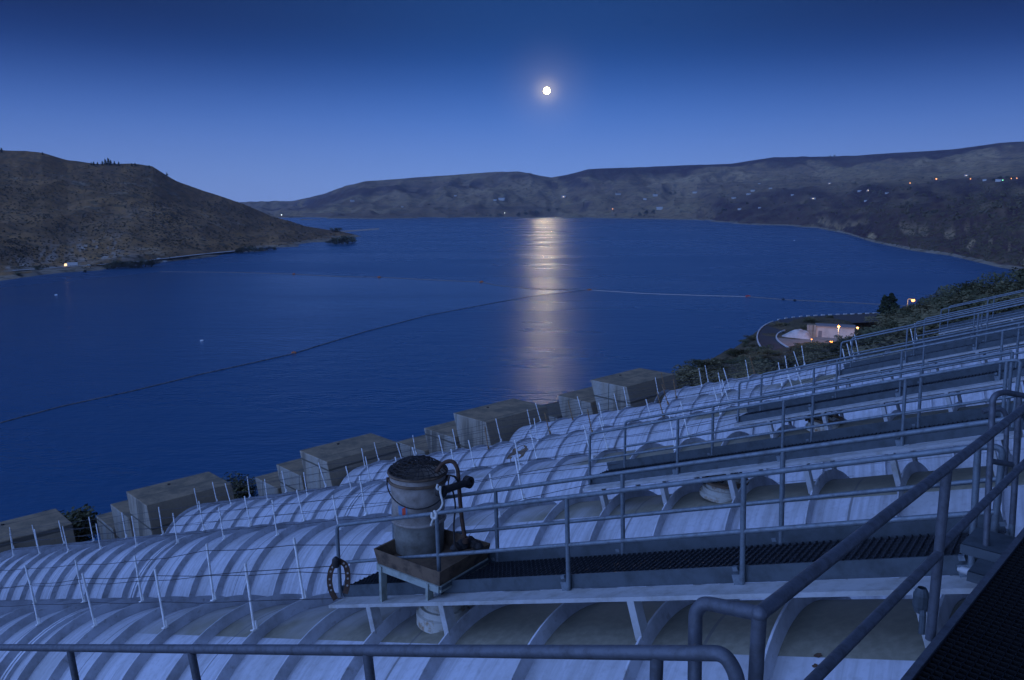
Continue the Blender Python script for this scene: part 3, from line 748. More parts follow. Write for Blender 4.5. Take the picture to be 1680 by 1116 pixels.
# ------------------------------------------------------------------ stepped concrete anchor blocks
BL = [(1, (-62, 905), 'left-edge stepped concrete block, mostly cut off by the picture edge'),
      (2, (240, 830), 'stepped concrete block with pale streaks, in front of the dark water at far left'),
      (3, (536, 758), 'stepped concrete block left of the netted bucket'),
      (4, (797, 693), 'stepped concrete block with black drip stains, right of the netted bucket'),
      (5, (1028, 635), 'stepped concrete block next to the shrubs, right of the moon path')]
baz = math.radians(45.0); b1 = Vector((math.sin(baz), math.cos(baz), 0)); b2 = Vector((-math.cos(baz), math.sin(baz), 0)); up = Vector((0, 0, 1))
for k, (px, py), lab in BL:
    zt = loc(k, 0, AEND[k], 0).z + 0.6
    c0 = at_z(px, py, zt); wdt, Lq = (5.5, 5.2, 5.6, 5.9, 6.1)[k - 1], 3.3
    base = c0 + b1 * wdt / 2 + b2 * Lq; base = Vector((base.x, base.y, zt - 9))
    root = thing('anchor_block', lab, 'concrete block', base, 'stepped concrete blocks at the pipe ends')
    off = c0 - c0
    for i in range(3):
        top = zt - 1.75 * i
        o = c0 + b2 * (Lq * i) + b1 * (0.02 * i)
        c = o + b1 * wdt / 2 + b2 * (Lq / 2 - .0015 * i); c = Vector((c.x, c.y, top - 4.5))
        mb = MB(); hw_, hl_ = wdt / 2 - .01 * i, Lq / 2 - .002; ct = Vector((c.x, c.y, top))
        tp4 = [ct + b1 * sx * hw_ + b2 * sy * hl_ for sx, sy in ((-1, -1), (1, -1), (1, 1), (-1, 1))]; bt4 = [p - N_ * 9.6 for p in tp4]
        mb.add(tp4 + bt4, [(0, 1, 2, 3), (7, 6, 5, 4)] + [(j, j + 4, (j + 1) % 4 + 4, (j + 1) % 4) for j in range(4)])
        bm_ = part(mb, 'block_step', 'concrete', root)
        bv = bm_.modifiers.new('edge', 'BEVEL'); bv.width = .05; bv.segments = 2
    mb = MB(); q = c0 + b1 * wdt * .45 + b2 * Lq * .8; mb.lathe([(.09, 0), (.09, .05), (.001, .05)], 12, (q.x, q.y, zt)); part(mb, 'drain_cap', 'black', root)

# ------------------------------------------------------------------ standpipe, tray, drum and bucket on the nearest walkway
mbs = MB(); sb = Vector((-.20, 8.35, RR - .33)); UPv = UPL.normalized()
mbs.lathe([(.46, .22), (.46, .27), (.42, .29), (.40, .33), (.40, .38), (.345, .38), (.345, 1.05)], 40, sb, UPv)
mbs.lathe([(.46, .22), (.46, .08), (.40, .08)], 40, sb, UPv)
part(mbs, 'standpipe', 'stub', pipes[0], smooth=True)
h_dh = DH
# tray: level, on a frame standing on the walkway
tb = at(721, 962, 12.05)                        # its near lower corner, uphill side
TW, TL, TH = 1.20, 1.34, .26                    # across, along, height
tu, tvv = EH, DH
base = tb + tu * TW / 2 + tvv * TL / 2
root = thing('drip_tray', 'open rusty steel tray under the bucket at the end of the walkway', 'tray', base)
def tray_walls(o, wx, wy, h, th, flare=.06):
    m_ = MB()
    a, b = o, o + tu * wx; c_, d_ = b + tvv * wy, o + tvv * wy
    cen = (a + c_) / 2
    lo = [a, b, c_, d_]; hi = [p + up * h + (p - cen).normalized() * flare for p in lo]
    li = [p + (cen - p).normalized() * th + up * .02 for p in lo]; hii = [p + (cen - p).normalized() * th for p in hi]
    m_.add(lo + hi + li + hii, [(3, 2, 1, 0)] + [(i, (i + 1) % 4, 4 + (i + 1) % 4, 4 + i) for i in range(4)] + [(4 + i, 4 + (i + 1) % 4, 12 + (i + 1) % 4, 12 + i) for i in range(4)]
           + [(12 + i, 12 + (i + 1) % 4, 8 + (i + 1) % 4, 8 + i) for i in range(4)] + [(8, 9, 10, 11)])
    return m_
part(tray_walls(tb, TW, TL, TH, .03), 'pan', 'rust_pan', root)
fm = MB()
def bar(m_, p, q, w, h):
    p, q = Vector(p), Vector(q); x = (q - p).normalized(); z = up if abs(x.z) < .9 else tu; y = z.cross(x).normalized(); z = x.cross(y)
    m_.box((p + q) / 2, x, y, z, (q - p).length / 2, w / 2, h / 2)
lo = tb - up * .055
for p, q in ((lo, lo + tu * TW), (lo, lo + tvv * TL), (lo + tu * TW, lo + tu * TW + tvv * TL), (lo + tvv * TL, lo + tvv * TL + tu * TW)): bar(fm, p, q, .06, .105)
part(fm, 'frame', 'stand', root)
def ground_walk(p):                              # height of the walkway beam under p
    l = FR[0].inverted() @ p; dz = (l.z - (RR + .49 - .012 * (l.y - 4) - .14)) / UPL.z; return dz
for s_, t_ in ((.02, .16), (.02, .92), (.97, .16), (.97, .92)):
    p = lo + tu * TW * s_ + tvv * TL * t_ - tu * .02
    q = p - up * max(.12, ground_walk(p))
    mb = MB(); bar(mb, p + up * .05, q, .05, .13); part(mb, 'leg', 'stand', root)
mb = MB(); bar(mb, lo + tu * 0.0 - tvv * .02 + up * .02, lo + tu * (TW + .02) - tvv * .02 + up * .02, .05, .05); part(mb, 'angle_bar', 'kick', root)
# drum standing in the tray
dc = tb + tu * .66 + tvv * .52; dz0 = dc.z + .03
dc = at_z(688, 898, tb.z + .03)
DB = Vector((dc.x, dc.y, dc.z))
root = thing('steel_drum', 'grey-green steel drum standing in the rusty tray, under the netted bucket', 'drum', DB)
mb = MB(); mb.lathe([(.001, .0), (.415, .0), (.425, .03), (.43, .50), (.455, .54), (.455, .565)], 48, DB); part(mb, 'body', 'drum', root, smooth=True)
mb = MB(); mb.lathe([(.43, .515), (.464, .525), (.472, .545), (.464, .57), (.43, .58)], 48, DB); part(mb, 'hoop', 'pail', root, smooth=True)
BB = DB + Vector((0.0, 0, .54))
root = thing('metal_bucket', 'tall weathered metal bucket with bail handle and red sticker, set in the drum', 'bucket', BB)
mb = MB(); mb.lathe([(.001, .0), (.43, .0), (.435, .03), (.465, .62), (.471, .62), (.471, .635), (.467, .635), (.472, .79), (.465, .79), (.455, .62), (.42, .05), (.001, .04)], 48, BB); part(mb, 'body', 'pail', root, smooth=True)
mb = MB(); mb.lathe([(.467, .665), (.497, .67), (.503, .69), (.497, .71), (.469, .715)], 48, BB)
mb.lathe([(.469, .795), (.503, .80), (.511, .822), (.501, .842), (.465, .84), (.46, .81), (.469, .74)], 48, BB); part(mb, 'rim', 'rust_pan', root, smooth=True)
vdir = Vector((BB.x, BB.y, 0)).normalized(); vr = Vector((vdir.y, -vdir.x, 0))
hp = []
for i in range(25):
    t_ = math.pi * i / 24; q = BB + up * .69 + vr * (-math.cos(t_) * .515) - vdir * (math.sin(t_) * .46 + .05) - up * (math.sin(t_) * .34)
    hp.append(q)
mb = MB(); mb.tube(hp, .011, 8); part(mb, 'bail_handle', 'black', root, smooth=True)
for s_ in (-1, 1):
    mb = MB(); mb.lathe([(.045, -.02), (.045, .02), (.001, .02)], 14, BB + up * .69 + vr * .505 * s_, vr * s_); part(mb, 'handle_ear', 'rust', root, smooth=True)
for nm_, ang_, w_, h_, zz, mt_ in (('sticker', -.62, .17, .16, .27, 'bluesticker'), ('red_mark', -.56, .06, .13, .27, 'red')):
    mb = MB(); vs = []; rr_ = .4205 if nm_ == 'sticker' else .4225
    for i in range(7):
        a_ = ang_ + (i / 6 - .5) * w_ / .42; dirv = vr * math.sin(a_) - vdir * math.cos(a_)
        for hh, tl in ((-h_ / 2, .0), (h_ / 2, .0)):
            z_ = zz + hh; rad = .436 + (.465 - .435) * (z_ - .03) / .59 + (rr_ - .418)
            vs.append(BB + dirv * rad + up * (z_ + (.04 * (i / 6 - .5) if nm_ == 'red_mark' else 0)))
    mb.add(vs, [(2 * i, 2 * i + 2, 2 * i + 3, 2 * i + 1) for i in range(6)]); part(mb, nm_, mt_, root)
# netting dome on the bucket
NB = BB + up * .84
mb = MB(); nr = random.Random(3)
def dome(rho, ang): return NB + (vr * math.cos(ang) + vdir * math.sin(ang)) * rho * .50 + up * (.20 * (1 - rho ** 2.2) + .012)
for i in range(16):
    a_ = math.pi * i / 16 + nr.uniform(-.05, .05); j_ = nr.uniform(-.12, .12)
    pts = [dome(abs(t_), a_ + (0 if t_ > 0 else math.pi) + j_ * math.sin(3 * t_)) + Vector((nr.uniform(-.012, .012), nr.uniform(-.012, .012), nr.uniform(-.014, .014))) for t_ in np.linspace(-1, 1, 15)]
    mb.tube(pts, .0065, 5)
for rho in (.2, .36, .5, .64, .78, .9, 1.0):
    pts = [dome(rho + nr.uniform(-.02, .02), 2 * math.pi * i / 28) + up * nr.uniform(-.014, .014) for i in range(29)]
    pts[-1] = pts[0]; mb.tube(pts, .008 if rho == 1.0 else .006, 5)
for i in range(34):
    a_, b_ = nr.uniform(0, 6.28), nr.uniform(0, 6.28); r1, r2 = nr.uniform(.2, 1), nr.uniform(.3, 1)
    p, q = dome(r1, a_), dome(r2, b_) ; mb.tube([p, (p + q) / 2 - up * nr.uniform(0, .06), q], .005, 4)
solo(mb, 'wire_netting', 'black', 'tangled dark wire netting domed over the mouth of the bucket', 'netting', NB, smooth=True)
# bent pipe
pb = at(764, 892, 12.7)
pp = [pb, at(757, 848, 12.72), at(753, 798, 12.74), at(751, 770, 12.76), at(745, 758, 12.78), at(735, 756, 12.78), at(724, 762, 12.76), at(716, 775, 12.7)]
mb = MB(); mb.tube(round_path(pp, .2), .034, 12); mb.tube([pb + up * .02, pb + up * .10], .055, 12)
solo(mb, 'bent_pipe', 'rust', 'thin rusty pipe bent like a cane from the tray over the bucket rim', 'pipe', pb, smooth=True)
cb = at(747, 797, 12.6)
mb = MB(); c1, c2 = at(724, 806, 12.35), at(768, 791, 12.85)
mb.tube([c1, c1.lerp(c2, .5), c2], .062, 12)
for c_, r_ in ((c1, .10), (c2, .10)): mb.lathe([(r_, -.05), (r_, .05), (.05, .05), (.05, -.05), (r_, -.05)], 18, c_, (c2 - c1).cross(up))
mb.tube([at(735, 790, 12.5), at(738, 780, 12.5), at(746, 782, 12.55), at(752, 790, 12.65)], .018, 8)
solo(mb, 'pipe_clamp', 'black', 'black iron clamp lying across the railing beside the bucket', 'clamp', cb, smooth=True)
mb = MB(); q = [at(718, 795, 11.9), at(716, 801, 11.86), at(720, 804, 11.86), at(723, 797, 11.9), at(722, 808, 11.85), at(727, 826, 11.85), at(722, 836, 11.85), at(714, 841, 11.82), at(712, 848, 11.8), at(709, 856, 11.85), at(707, 862, 11.9)]
mb.tube(round_path(q, .05), .016, 8); mb.tube(round_path([at(712, 838, 11.78), at(716, 843, 11.75), at(715, 851, 11.76), at(708, 850, 11.78), at(709, 841, 11.8)], .05), .02, 8)
solo(mb, 'rope', 'rope', 'pale rope tied round the railing corner and hooked to the bucket', 'rope', at(713, 845, 11.8), smooth=True)
hb = at(746, 895, 12.6)
mb = MB(); mb.tube(round_path([at(742, 800, 12.5), at(748, 830, 12.6), at(744, 860, 12.6), hb, at(752, 905, 12.6)], .2), .014, 8)
solo(mb, 'hose', 'black', 'thin black hose hanging beside the rusty bent pipe', 'hose', hb, smooth=True)
# debris in the tray
for i, (px, py, s_) in enumerate(((770, 890, .13), (778, 893, .10), (760, 894, .12), (785, 896, .09), (748, 899, .10))):
    c_ = at(px, py, 12.9 - i * .05); mb = MB(); dr = random.Random(i)
    mb.lathe([(.001, -.6), (.7, -.5), (1.0, -.1), (.85, .4), (.45, .75), (.001, .85)], 12)
    mb.v = [tuple(c_ + Vector((v[0] * s_ * dr.uniform(.75, 1.2), v[1] * s_ * dr.uniform(.75, 1.2), v[2] * s_ * dr.uniform(.8, 1.1)))) for v in mb.v]
    solo(mb, 'rag', 'black', 'crumpled dark rag lying in the rusty tray behind the bucket', 'rag', c_, 'rags in the tray', True)
# perforated strap looped on the end post
rb = at(556, 950, 13.1); root = thing('perforated_strap', 'rusty perforated strap looped over the left end post of the bucket walkway', 'strap', rb)
mb = MB(); pts = [at(x, y, 13.1) for x, y in ((552, 925), (543, 935), (540, 955), (545, 975), (553, 984))]
def strap(pts, w, th):
    m_ = MB(); n_ = len(pts); vs = []
    fw = (at(556, 950, 14) - at(556, 950, 13)).normalized()
    for i, p in enumerate(pts):
        tg = (pts[min(i + 1, n_ - 1)] - pts[max(0, i - 1)]).normalized(); sd = tg.cross(fw).normalized()
        for a_, b_ in ((-1, -1), (1, -1), (1, 1), (-1, 1)): vs.append(p + sd * a_ * w / 2 + fw * b_ * th / 2)
    m_.add(vs, [(4 * i + j, 4 * i + (j + 1) % 4, 4 * i + 4 + (j + 1) % 4, 4 * i + 4 + j) for i in range(n_ - 1) for j in range(4)] + [(0, 1, 2, 3), (4 * n_ - 1, 4 * n_ - 2, 4 * n_ - 3, 4 * n_ - 4)])
    return m_
for s_, xs_ in ((0, ((551, 922), (543, 934), (540, 952), (543, 970), (551, 984))), (1, ((556, 920), (567, 926), (571, 942), (570, 962), (566, 974)))):
    pts = round_path([at(x, y, 13.08) for x, y in xs_], .2)
    part(strap(pts, .09, .02), 'strap', 'rust', root)
    for f_ in (.12, .3, .48, .66, .84):
        p = pts[int(f_ * (len(pts) - 1))]; m_ = MB(); m_.lathe([(.018, -.004), (.018, .004), (.001, .004)], 10, p + (Vector((0, 0, CAMZ)) - p).normalized() * .013, (Vector((0, 0, CAMZ)) - p)); part(m_, 'hole', 'whitefloat' if False else 'pail', root)
mb = MB(); mb.lathe([(.05, -.09), (.07, -.03), (.06, .05), (.02, .09)], 12, at(551, 922, 13.0)); part(mb, 'knot', 'black', root, smooth=True)

# manholes with rusty crowns under the next two walkways
for k, (px, py, d), lab in ((1, (1078, 822, 15.6), 'flanged manhole'), (2, (1300, 705, 22.0), 'flanged manhole')):
    l = FR[k].inverted() @ at(px, py, d)
    a_ = l.y; cdp = -.15
    mb = MB(); b_ = Vector((cdp, a_, RR - .28))
    mb.lathe([(.56, .02), (.56, .12), (.50, .14), (.50, .24), (.44, .24), (.44, .36)], 40, b_, UPv); part(mb, 'standpipe', 'stub', pipes[k], smooth=True)
    mb = MB(); mb.lathe([(.44, .36), (.52, .36), (.53, .42), (.42, .43), (.40, .38)], 32, b_, UPv); part(mb, 'flange', 'rust_pan', pipes[k], smooth=True)
    dr = random.Random(k)
    for i in range(12):
        t_ = 2 * math.pi * i / 12; p = b_ + Vector((math.cos(t_) * .46, math.sin(t_) * .46, .40)); m_ = MB(); m_.tube([p, p + Vector((dr.uniform(-.08, .08), dr.uniform(-.08, .08), dr.uniform(.03, .12)))], .04, 6)
        part(m_, 'bolt', 'black', pipes[k], smooth=True)

# ------------------------------------------------------------------ cross walkway and handrails beside the camera
CA = math.radians(44.3); cdir = Vector((math.sin(CA), math.cos(CA), 0)); crt = Vector((math.cos(CA), -math.sin(CA), 0))
p0 = at(1245, 1022, 3.08); p1 = at(1680, 661, 6.2); zr = (p0.z + p1.z) / 2
def rail_pt(t_, h): # t_ metres along from the corner post; h above the floor
    b_ = Vector((p0.x, p0.y, 0)) + cdir * t_; return Vector((b_.x, b_.y, zr - 1.08 + h))
FLZ = zr - 1.08
root = thing('crosswalk', 'dark steel grating crosswalk at lower right, seen edge-on beside the diagonal handrails', 'walkway', rail_pt(0, 0), )
mb = MB()
for i in range(31): mb.box(rail_pt(7.5, -.02) + crt * (.10 + i * .05), crt, cdir, up, .003, 9.0, .02)
for i in range(287): mb.box(rail_pt(-1.45 + i * .0622, -.012) + crt * .85, crt, cdir, up, .75, .004, .012)
part(mb, 'grating', 'grate_black', root)
mb = MB(); mb.box(rail_pt(7.5, -.10) + crt * .85, crt, cdir, up, .76, 9.0, .05); part(mb, 'floor_pan', 'grate_black', root)
mb = MB(); mb.box(rail_pt(7.5, -.06) + crt * .07, crt, cdir, up, .022, 9.0, .075); part(mb, 'edge_beam', 'rail_near', root)
root = thing('guard_rail', 'thick steel handrail running diagonally up to the right beside the dark grating', 'railing', rail_pt(0, 0), 'railings of the crosswalk')
RT = .030
mb = MB(); corner = rail_pt(0, 1.08)
q1, q2, q3 = at(1166, 991, 3.28), at(1141, 1004, 3.33), at(1139, 1160, 3.30)
mb.tube(round_path([q3, q2 + up * .0, q2.lerp(q1, .5) + up * .02, q1, corner], .05, 6), RT, 16)
mb.tube([corner - cdir * .0, rail_pt(15.5, 1.08)], RT, 16); part(mb, 'top_rail', 'rail_near', root, smooth=True)
mb = MB(); mb.lathe([(max(.0005, RT * 1.12 * math.sin(math.pi * i / 12)), -RT * 1.12 * math.cos(math.pi * i / 12)) for i in range(13)], 18, corner); part(mb, 'weld_joint', 'rail_near', root, smooth=True)
mb = MB(); mb.tube([rail_pt(.0, .52), rail_pt(2.42, .52)], RT * .95, 14); part(mb, 'mid_rail', 'rail_near', root, smooth=True)
mb = MB(); mb.tube([rail_pt(2.42, .56), rail_pt(15.5, .56)], RT * .95, 14); part(mb, 'mid_rail', 'rail_near', root, smooth=True)
for t_ in (0.0, 2.42, 5.2, 7.9, 10.6, 13.3, 15.4):
    mb = MB(); mb.tube([rail_pt(t_, -.06), rail_pt(t_, 1.075)], RT, 14); part(mb, 'post', 'rail_near', root, smooth=True)
# sloping railing along the bottom edge of the view
lb = at(1078, 1071, 3.25); dv = (at(-800, 1056, 100) - Vector((0, 0, CAMZ))).normalized()
def low(px):
    # point on the line where it shows at column px
    f0 = (lb - Vector((0, 0, CAMZ))).dot(Vector((0, cp, -sp))); df = dv.dot(Vector((0, cp, -sp)))
    s_ = ((px - 840) / F_PX * f0 - lb.x) / (dv.x - (px - 840) / F_PX * df); return lb + dv * s_
root = thing('guard_rail', 'steel handrail across the bottom of the picture in front of the nearest pipe', 'railing', lb, 'railings of the crosswalk')
mb = MB(); e0 = low(1100)
mb.tube(round_path([low(-160), low(300), e0, e0 - dv * .24, e0 - dv * .30 - up * .10, e0 - dv * .30 - up * .5], .14, 7), .031, 16); part(mb, 'top_rail', 'rail_near', root, smooth=True)
mb = MB(); mb.tube([low(-160) - up * .5, e0 - dv * .30 - up * .5], .028, 12); part(mb, 'mid_rail', 'rail_near', root, smooth=True)
for px, ln in ((1078, 0), (602, .12), (313, .22), (114, .20)):
    p = low(px); mb = MB(); lean = (DH * ln); mb.tube([p, p - up * 1.05 - lean * 1.05], .028, 12); part(mb, 'post', 'rail_near', root, smooth=True)
# looped railing at the head of the walkways
def loop_rail(label, pts, r=.03, mids=()):
    b_ = Vector(pts[0]); rt = thing('guard_rail', label, 'railing', b_, 'railings of the crosswalk')
    m_ = MB(); m_.tube(round_path(pts, .10, 6), r, 14); part(m_, 'top_rail', 'rail_near', rt, smooth=True)
    for a_, b2_, nm_ in mids:
        m_ = MB(); m_.tube([a_, b2_], r * .95, 12); part(m_, nm_, 'rail_near', rt, smooth=True)
d_ = 7.3
loop_rail('bent steel railing at the right edge, above the diagonal handrail', [at(1617, 905, d_), at(1629, 650, d_), at(1646, 643, d_ + .05), at(1740, 662, d_ + .35)], .028,
          [(at(1622, 756, d_), at(1740, 776, d_ + .35), 'mid_rail'), (at(1661, 860, d_ + .1), at(1672, 652, d_ + .1), 'post')])
loop_rail('short looped steel rail behind the bent railing at right edge', [at(1648, 800, 9.3), at(1652, 684, 9.3), at(1644, 671, 9.3), at(1628, 672, 9.3), at(1612, 676, 9.3)], .028)
# treads from the cross walkway down to the nearest walkway
for i, (px, py, d_, lab) in enumerate(((1636, 893, 7.35, 'upper flat steel step between crosswalk and nearest walkway'), (1650, 938, 7.0, 'lower flat steel step beside the end of the nearest walkway'))):
    c_ = at(px, py, d_); mb = MB(); mb.box(c_, crt, cdir, up, .24, .26, .015); mb.box(c_ - crt * .0 - cdir * .26 - up * .03, crt, cdir, up, .24, .01, .045)
    solo(mb, 'steel_step', 'kick', lab, 'step', c_)
mb = MB(); a_, b_ = at(1572, 934, 7.3), at(1640, 950, 7.0); mb.tube([a_, b_], .022, 12); mb.lathe([(.034, -.05), (.034, .05)], 14, a_.lerp(b_, .22), b_ - a_)
solo(mb, 'conduit', 'plate', 'short pale conduit pipe at the head of the nearest walkway', 'pipe', a_, smooth=True)
mb = MB(); p = at(1512, 968, 7.6)
mb.tube([p, at(1514, 1010, 7.5), at(1512, 1040, 7.5)], .03, 10); mb.lathe([(.05, -.12), (.075, -.05), (.075, .06), (.04, .13)], 12, at(1511, 985, 7.55))
solo(mb, 'valve', 'kick', 'small grey valve hanging below the right end of the nearest walkway', 'valve', p)

# ------------------------------------------------------------------ log booms and buoys
def boom(name, pts, m, r, label):
    ps = [at_z(x, y, .12) for x, y in pts]; ln = [ps[0]]
    for a_, b_ in zip(ps, ps[1:]):
        n_ = max(1, int((b_ - a_).length / 6))
        for i in range(1, n_ + 1): ln.append(a_.lerp(b_, i / n_))
    mb = MB()
    # separate logs end to end on a cable
    for a_, b_ in zip(ln, ln[1:]):
        v = b_ - a_; mb.tube([a_ + v * .03, b_ - v * .03], r, 7)
    mb.tube(ln, r * .35, 5)
    return solo(mb, name, m, label, 'log boom', ps[0], 'floating booms on the lake', True)
boom('log_boom', BOOM1, 'boom', .28, 'dark floating log boom curving from the left edge to the moon path')
boom('log_boom', BOOM2, 'boom_dull', .42, 'faint distant log boom from the left shore to the moon path')
boom('log_boom', BOOM3, 'boom_pale', .42, 'pale floating boom between the moon path and the red float')
boom('log_boom', BOOM4, 'boom_dull', .40, 'dark boom from the red float to the right shore')
def float_mesh(c, ax, r, L):
    mb = MB(); mb.lathe([(.001, -L), (r * .7, -L), (r, -L * .85), (r, L * .85), (r * .7, L), (.001, L)], 16, c, ax); mb.lathe([(r * .25, r * .9), (r * .25, r * 1.5), (.001, r * 1.5)], 10, c, (0, 0, 1)); return mb
for px, py, m_, r_, L_, lab in ((482, 579, 'orange', .75, 1.4, 'orange float on the near log boom'), (482, 450, 'orange', 1.1, 1.8, 'orange float on the distant boom near the left shore'),
                                (622, 455, 'orange', 1.2, 2.0, 'orange float on the distant boom, middle of three'), (790, 463, 'orange', 1.3, 2.2, 'orange float on the distant boom left of the moon path'),
                                (967, 476, 'orange', 1.1, 2.2, 'tan float where the two booms meet'), (1227, 486.5, 'redfloat', 1.1, 2.6, 'bright red float at the end of the pale boom'),
                                (1285, 491.5, 'black', .9, 1.2, 'left one of two black floats on the right boom'), (1304, 493, 'black', .9, 1.2, 'right one of two black floats on the right boom')):
    c_ = at_z(px, py, .3); solo(float_mesh(c_, (1, .3, 0), r_, L_), 'float', m_, lab, 'float', c_, 'floats on the booms', True)
for px, py, r_, lab in ((331, 559, .85, 'white mooring buoy on open water above the near log boom'), (92, 484, 1.0, 'small white buoy near the left shore'), (1303, 395, 1.5, 'tiny white buoy near the right far shore')):
    c_ = at_z(px, py, .3); solo(float_mesh(c_, (1, .2, .15), r_ * .6, r_ * 1.3), 'buoy', 'whitefloat', lab, 'buoy', c_, 'white buoys', True)

# ------------------------------------------------------------------ road, wall and lamps on the right
RZ = 48.0
outer = [(1318, 612), (1276, 592), (1255, 578), (1244, 566), (1240, 554), (1243, 543), (1256, 532), (1280, 524), (1320, 519.5), (1380, 516.5), (1445, 514.5)]
inner = [(1350, 598), (1302, 576), (1286, 567), (1273, 558), (1270, 552), (1279, 545), (1300, 539.5), (1330, 535), (1360, 532), (1400, 530), (1445, 528)]
def dens(pts, n_):
    P_ = np.array(pts, float); s_ = np.concatenate([[0], np.cumsum(np.hypot(*np.diff(P_, axis=0).T))]); q = np.linspace(0, s_[-1], n_)
    return list(zip(np.interp(q, s_, P_[:, 0]), np.interp(q, s_, P_[:, 1])))
def smooth_curve(ps, it=3):
    P_ = np.array([tuple(p) for p in ps])
    for _ in range(it): P_[1:-1] = (P_[:-2] + 2 * P_[1:-1] + P_[2:]) / 4
    return [Vector(p) for p in P_]
po = smooth_curve([at_z(x, y, RZ) for x, y in dens(outer, 80)], 8); pi_ = smooth_curve([at_z(x, y, RZ) for x, y in dens(inner, 80)], 8)
mb = MB(); mb.add(po + pi_, [(i, i + 1, 81 + i, 80 + i) for i in range(79)]); struct(mb, 'road', 'asphalt', False)
# low pale kerb along the bend, then separate guard stones along the lake side
def kerb(ps, label, w=.36, h=.30):
    mb = MB(); vs = []
    for i, p in enumerate(ps):
        tg = (ps[min(i + 1, len(ps) - 1)] - ps[max(0, i - 1)]).normalized(); sd = Vector((-tg.y, tg.x, 0))
        for a_, b_ in ((-1, -.1), (1, -.1), (1, h), (-1, h)): vs.append(p + sd * a_ * w / 2 + up * b_)
    n_ = len(ps); mb.add(vs, [(4 * i + j, 4 * i + (j + 1) % 4, 4 * i + 4 + (j + 1) % 4, 4 * i + 4 + j) for i in range(n_ - 1) for j in range(4)] + [(0, 1, 2, 3), (4 * n_ - 1, 4 * n_ - 2, 4 * n_ - 3, 4 * n_ - 4)])
    return solo(mb, 'kerb', 'kerb', label, 'kerb', ps[0], 'pale road kerbs')
kerb(po[14:36], 'long curved pale kerb on the outside of the road bend')
kerb(pi_[12:34], 'pale kerb on the inside of the road bend beside the gravel lot', .4, .35)
for i in range(37, 79, 3):
    p, q = po[i], po[i + 1]; v = (q - p).normalized(); mb = MB(); mb.box((p + q) / 2 + up * .2, v, Vector((-v.y, v.x, 0)), up, .8, .2, .24)
    o = solo(mb, 'guard_stone', 'kerb', 'pale guard stone in the row along the lake side of the road', 'guard stone', p, 'guard stones along the road'); bvm = o.modifiers.new('edge', 'BEVEL'); bvm.width = .06
gl = [at_z(x, y, RZ + .012) for x, y in ((1273, 556), (1284, 550), (1335, 541), (1420, 540), (1440, 552), (1400, 566), (1350, 575), (1305, 574), (1287, 566))]
mb = MB(); mb.add(gl, [tuple(range(len(gl)))]); struct(mb, 'gravel_lot', 'gravel', False)
# pale rock pile
pc = at_z(1305, 552, RZ); mb = MB(); nn = 26; vs = []; fs = []
pa, pb_ = at_z(1280, 552, RZ), at_z(1331, 556, RZ); ax = (pb_ - pa); ay = Vector((-ax.y, ax.x, 0)).normalized() * 5.5
for i in range(nn):
    for j in range(nn):
        u_, v_ = i / (nn - 1), j / (nn - 1); w_ = math.sin(math.pi * v_) ** .8 * math.sin(math.pi * min(1, u_ * 1.0)) ** .7
        h_ = w_ * (1.2 + 2.6 * u_) * (1 + .25 * mnoise.noise(Vector((u_ * 6, v_ * 6, 1)))) - .1
        vs.append(pa + ax * u_ + ay * (v_ - .3) + up * h_)
fs = [(i * nn + j, (i + 1) * nn + j, (i + 1) * nn + j + 1, i * nn + j + 1) for i in range(nn - 1) for j in range(nn - 1)]
mb.add(vs, fs); solo(mb, 'gravel_pile', 'pale', 'pale heap of crushed rock beside the lit wall', 'gravel heap', pa, smooth=True)
# long low building with a lit wall
wa, wb = at_z(1338, 553, RZ), at_z(1401, 556.5, RZ); wx = (wb - wa).normalized(); wy = Vector((-wx.y, wx.x, 0)); wl_ = (wb - wa).length
if wy.y < 0: wy = -wy
root = thing('storage_building', 'long low cream building lit by orange lamps beside the road', 'building', wa)
mb = MB(); mb.box(wa + wx * wl_ / 2 + wy * 2.5 + up * 1.75, wx, wy, up, wl_ / 2, 2.5, 1.8); part(mb, 'wall', 'wall', root)
mb = MB(); mb.box(wa + wx * wl_ / 2 + wy * 2.4 + up * 3.68, wx, wy, up, wl_ / 2 + .3, 2.9, .13); part(mb, 'roof', 'roof', root)
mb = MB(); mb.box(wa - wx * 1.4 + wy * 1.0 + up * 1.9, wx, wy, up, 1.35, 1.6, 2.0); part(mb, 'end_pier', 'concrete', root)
mb = MB(); mb.box(wa + wx * 1.3 - wy * .02 + up * 1.05, wx, wy, up, .55, .02, 1.05); part(mb, 'door', 'roof', root)
LAMPS = [((1376, 535.5), (1376, 556), 232, .0, 'orange street lamp in front of the lit wall, left one at the building'),
         ((1407, 537.5), (1407, 560), 226, 0, 'orange street lamp at the right end of the lit building'),
         ((1364, 560.5), (1364, 585), 150, 0, 'orange street lamp in the shrubs below the building'),
         ((1331.5, 556.5), (1331.5, 574), 190, 0, 'small dim orange lamp left below the lit building'),
         ((1498, 492.5), (1489, 520), 150, 1, 'orange street lamp with curved arm on the ridge above the road')]
LW = [2600, 2600, 900, 150, 500]
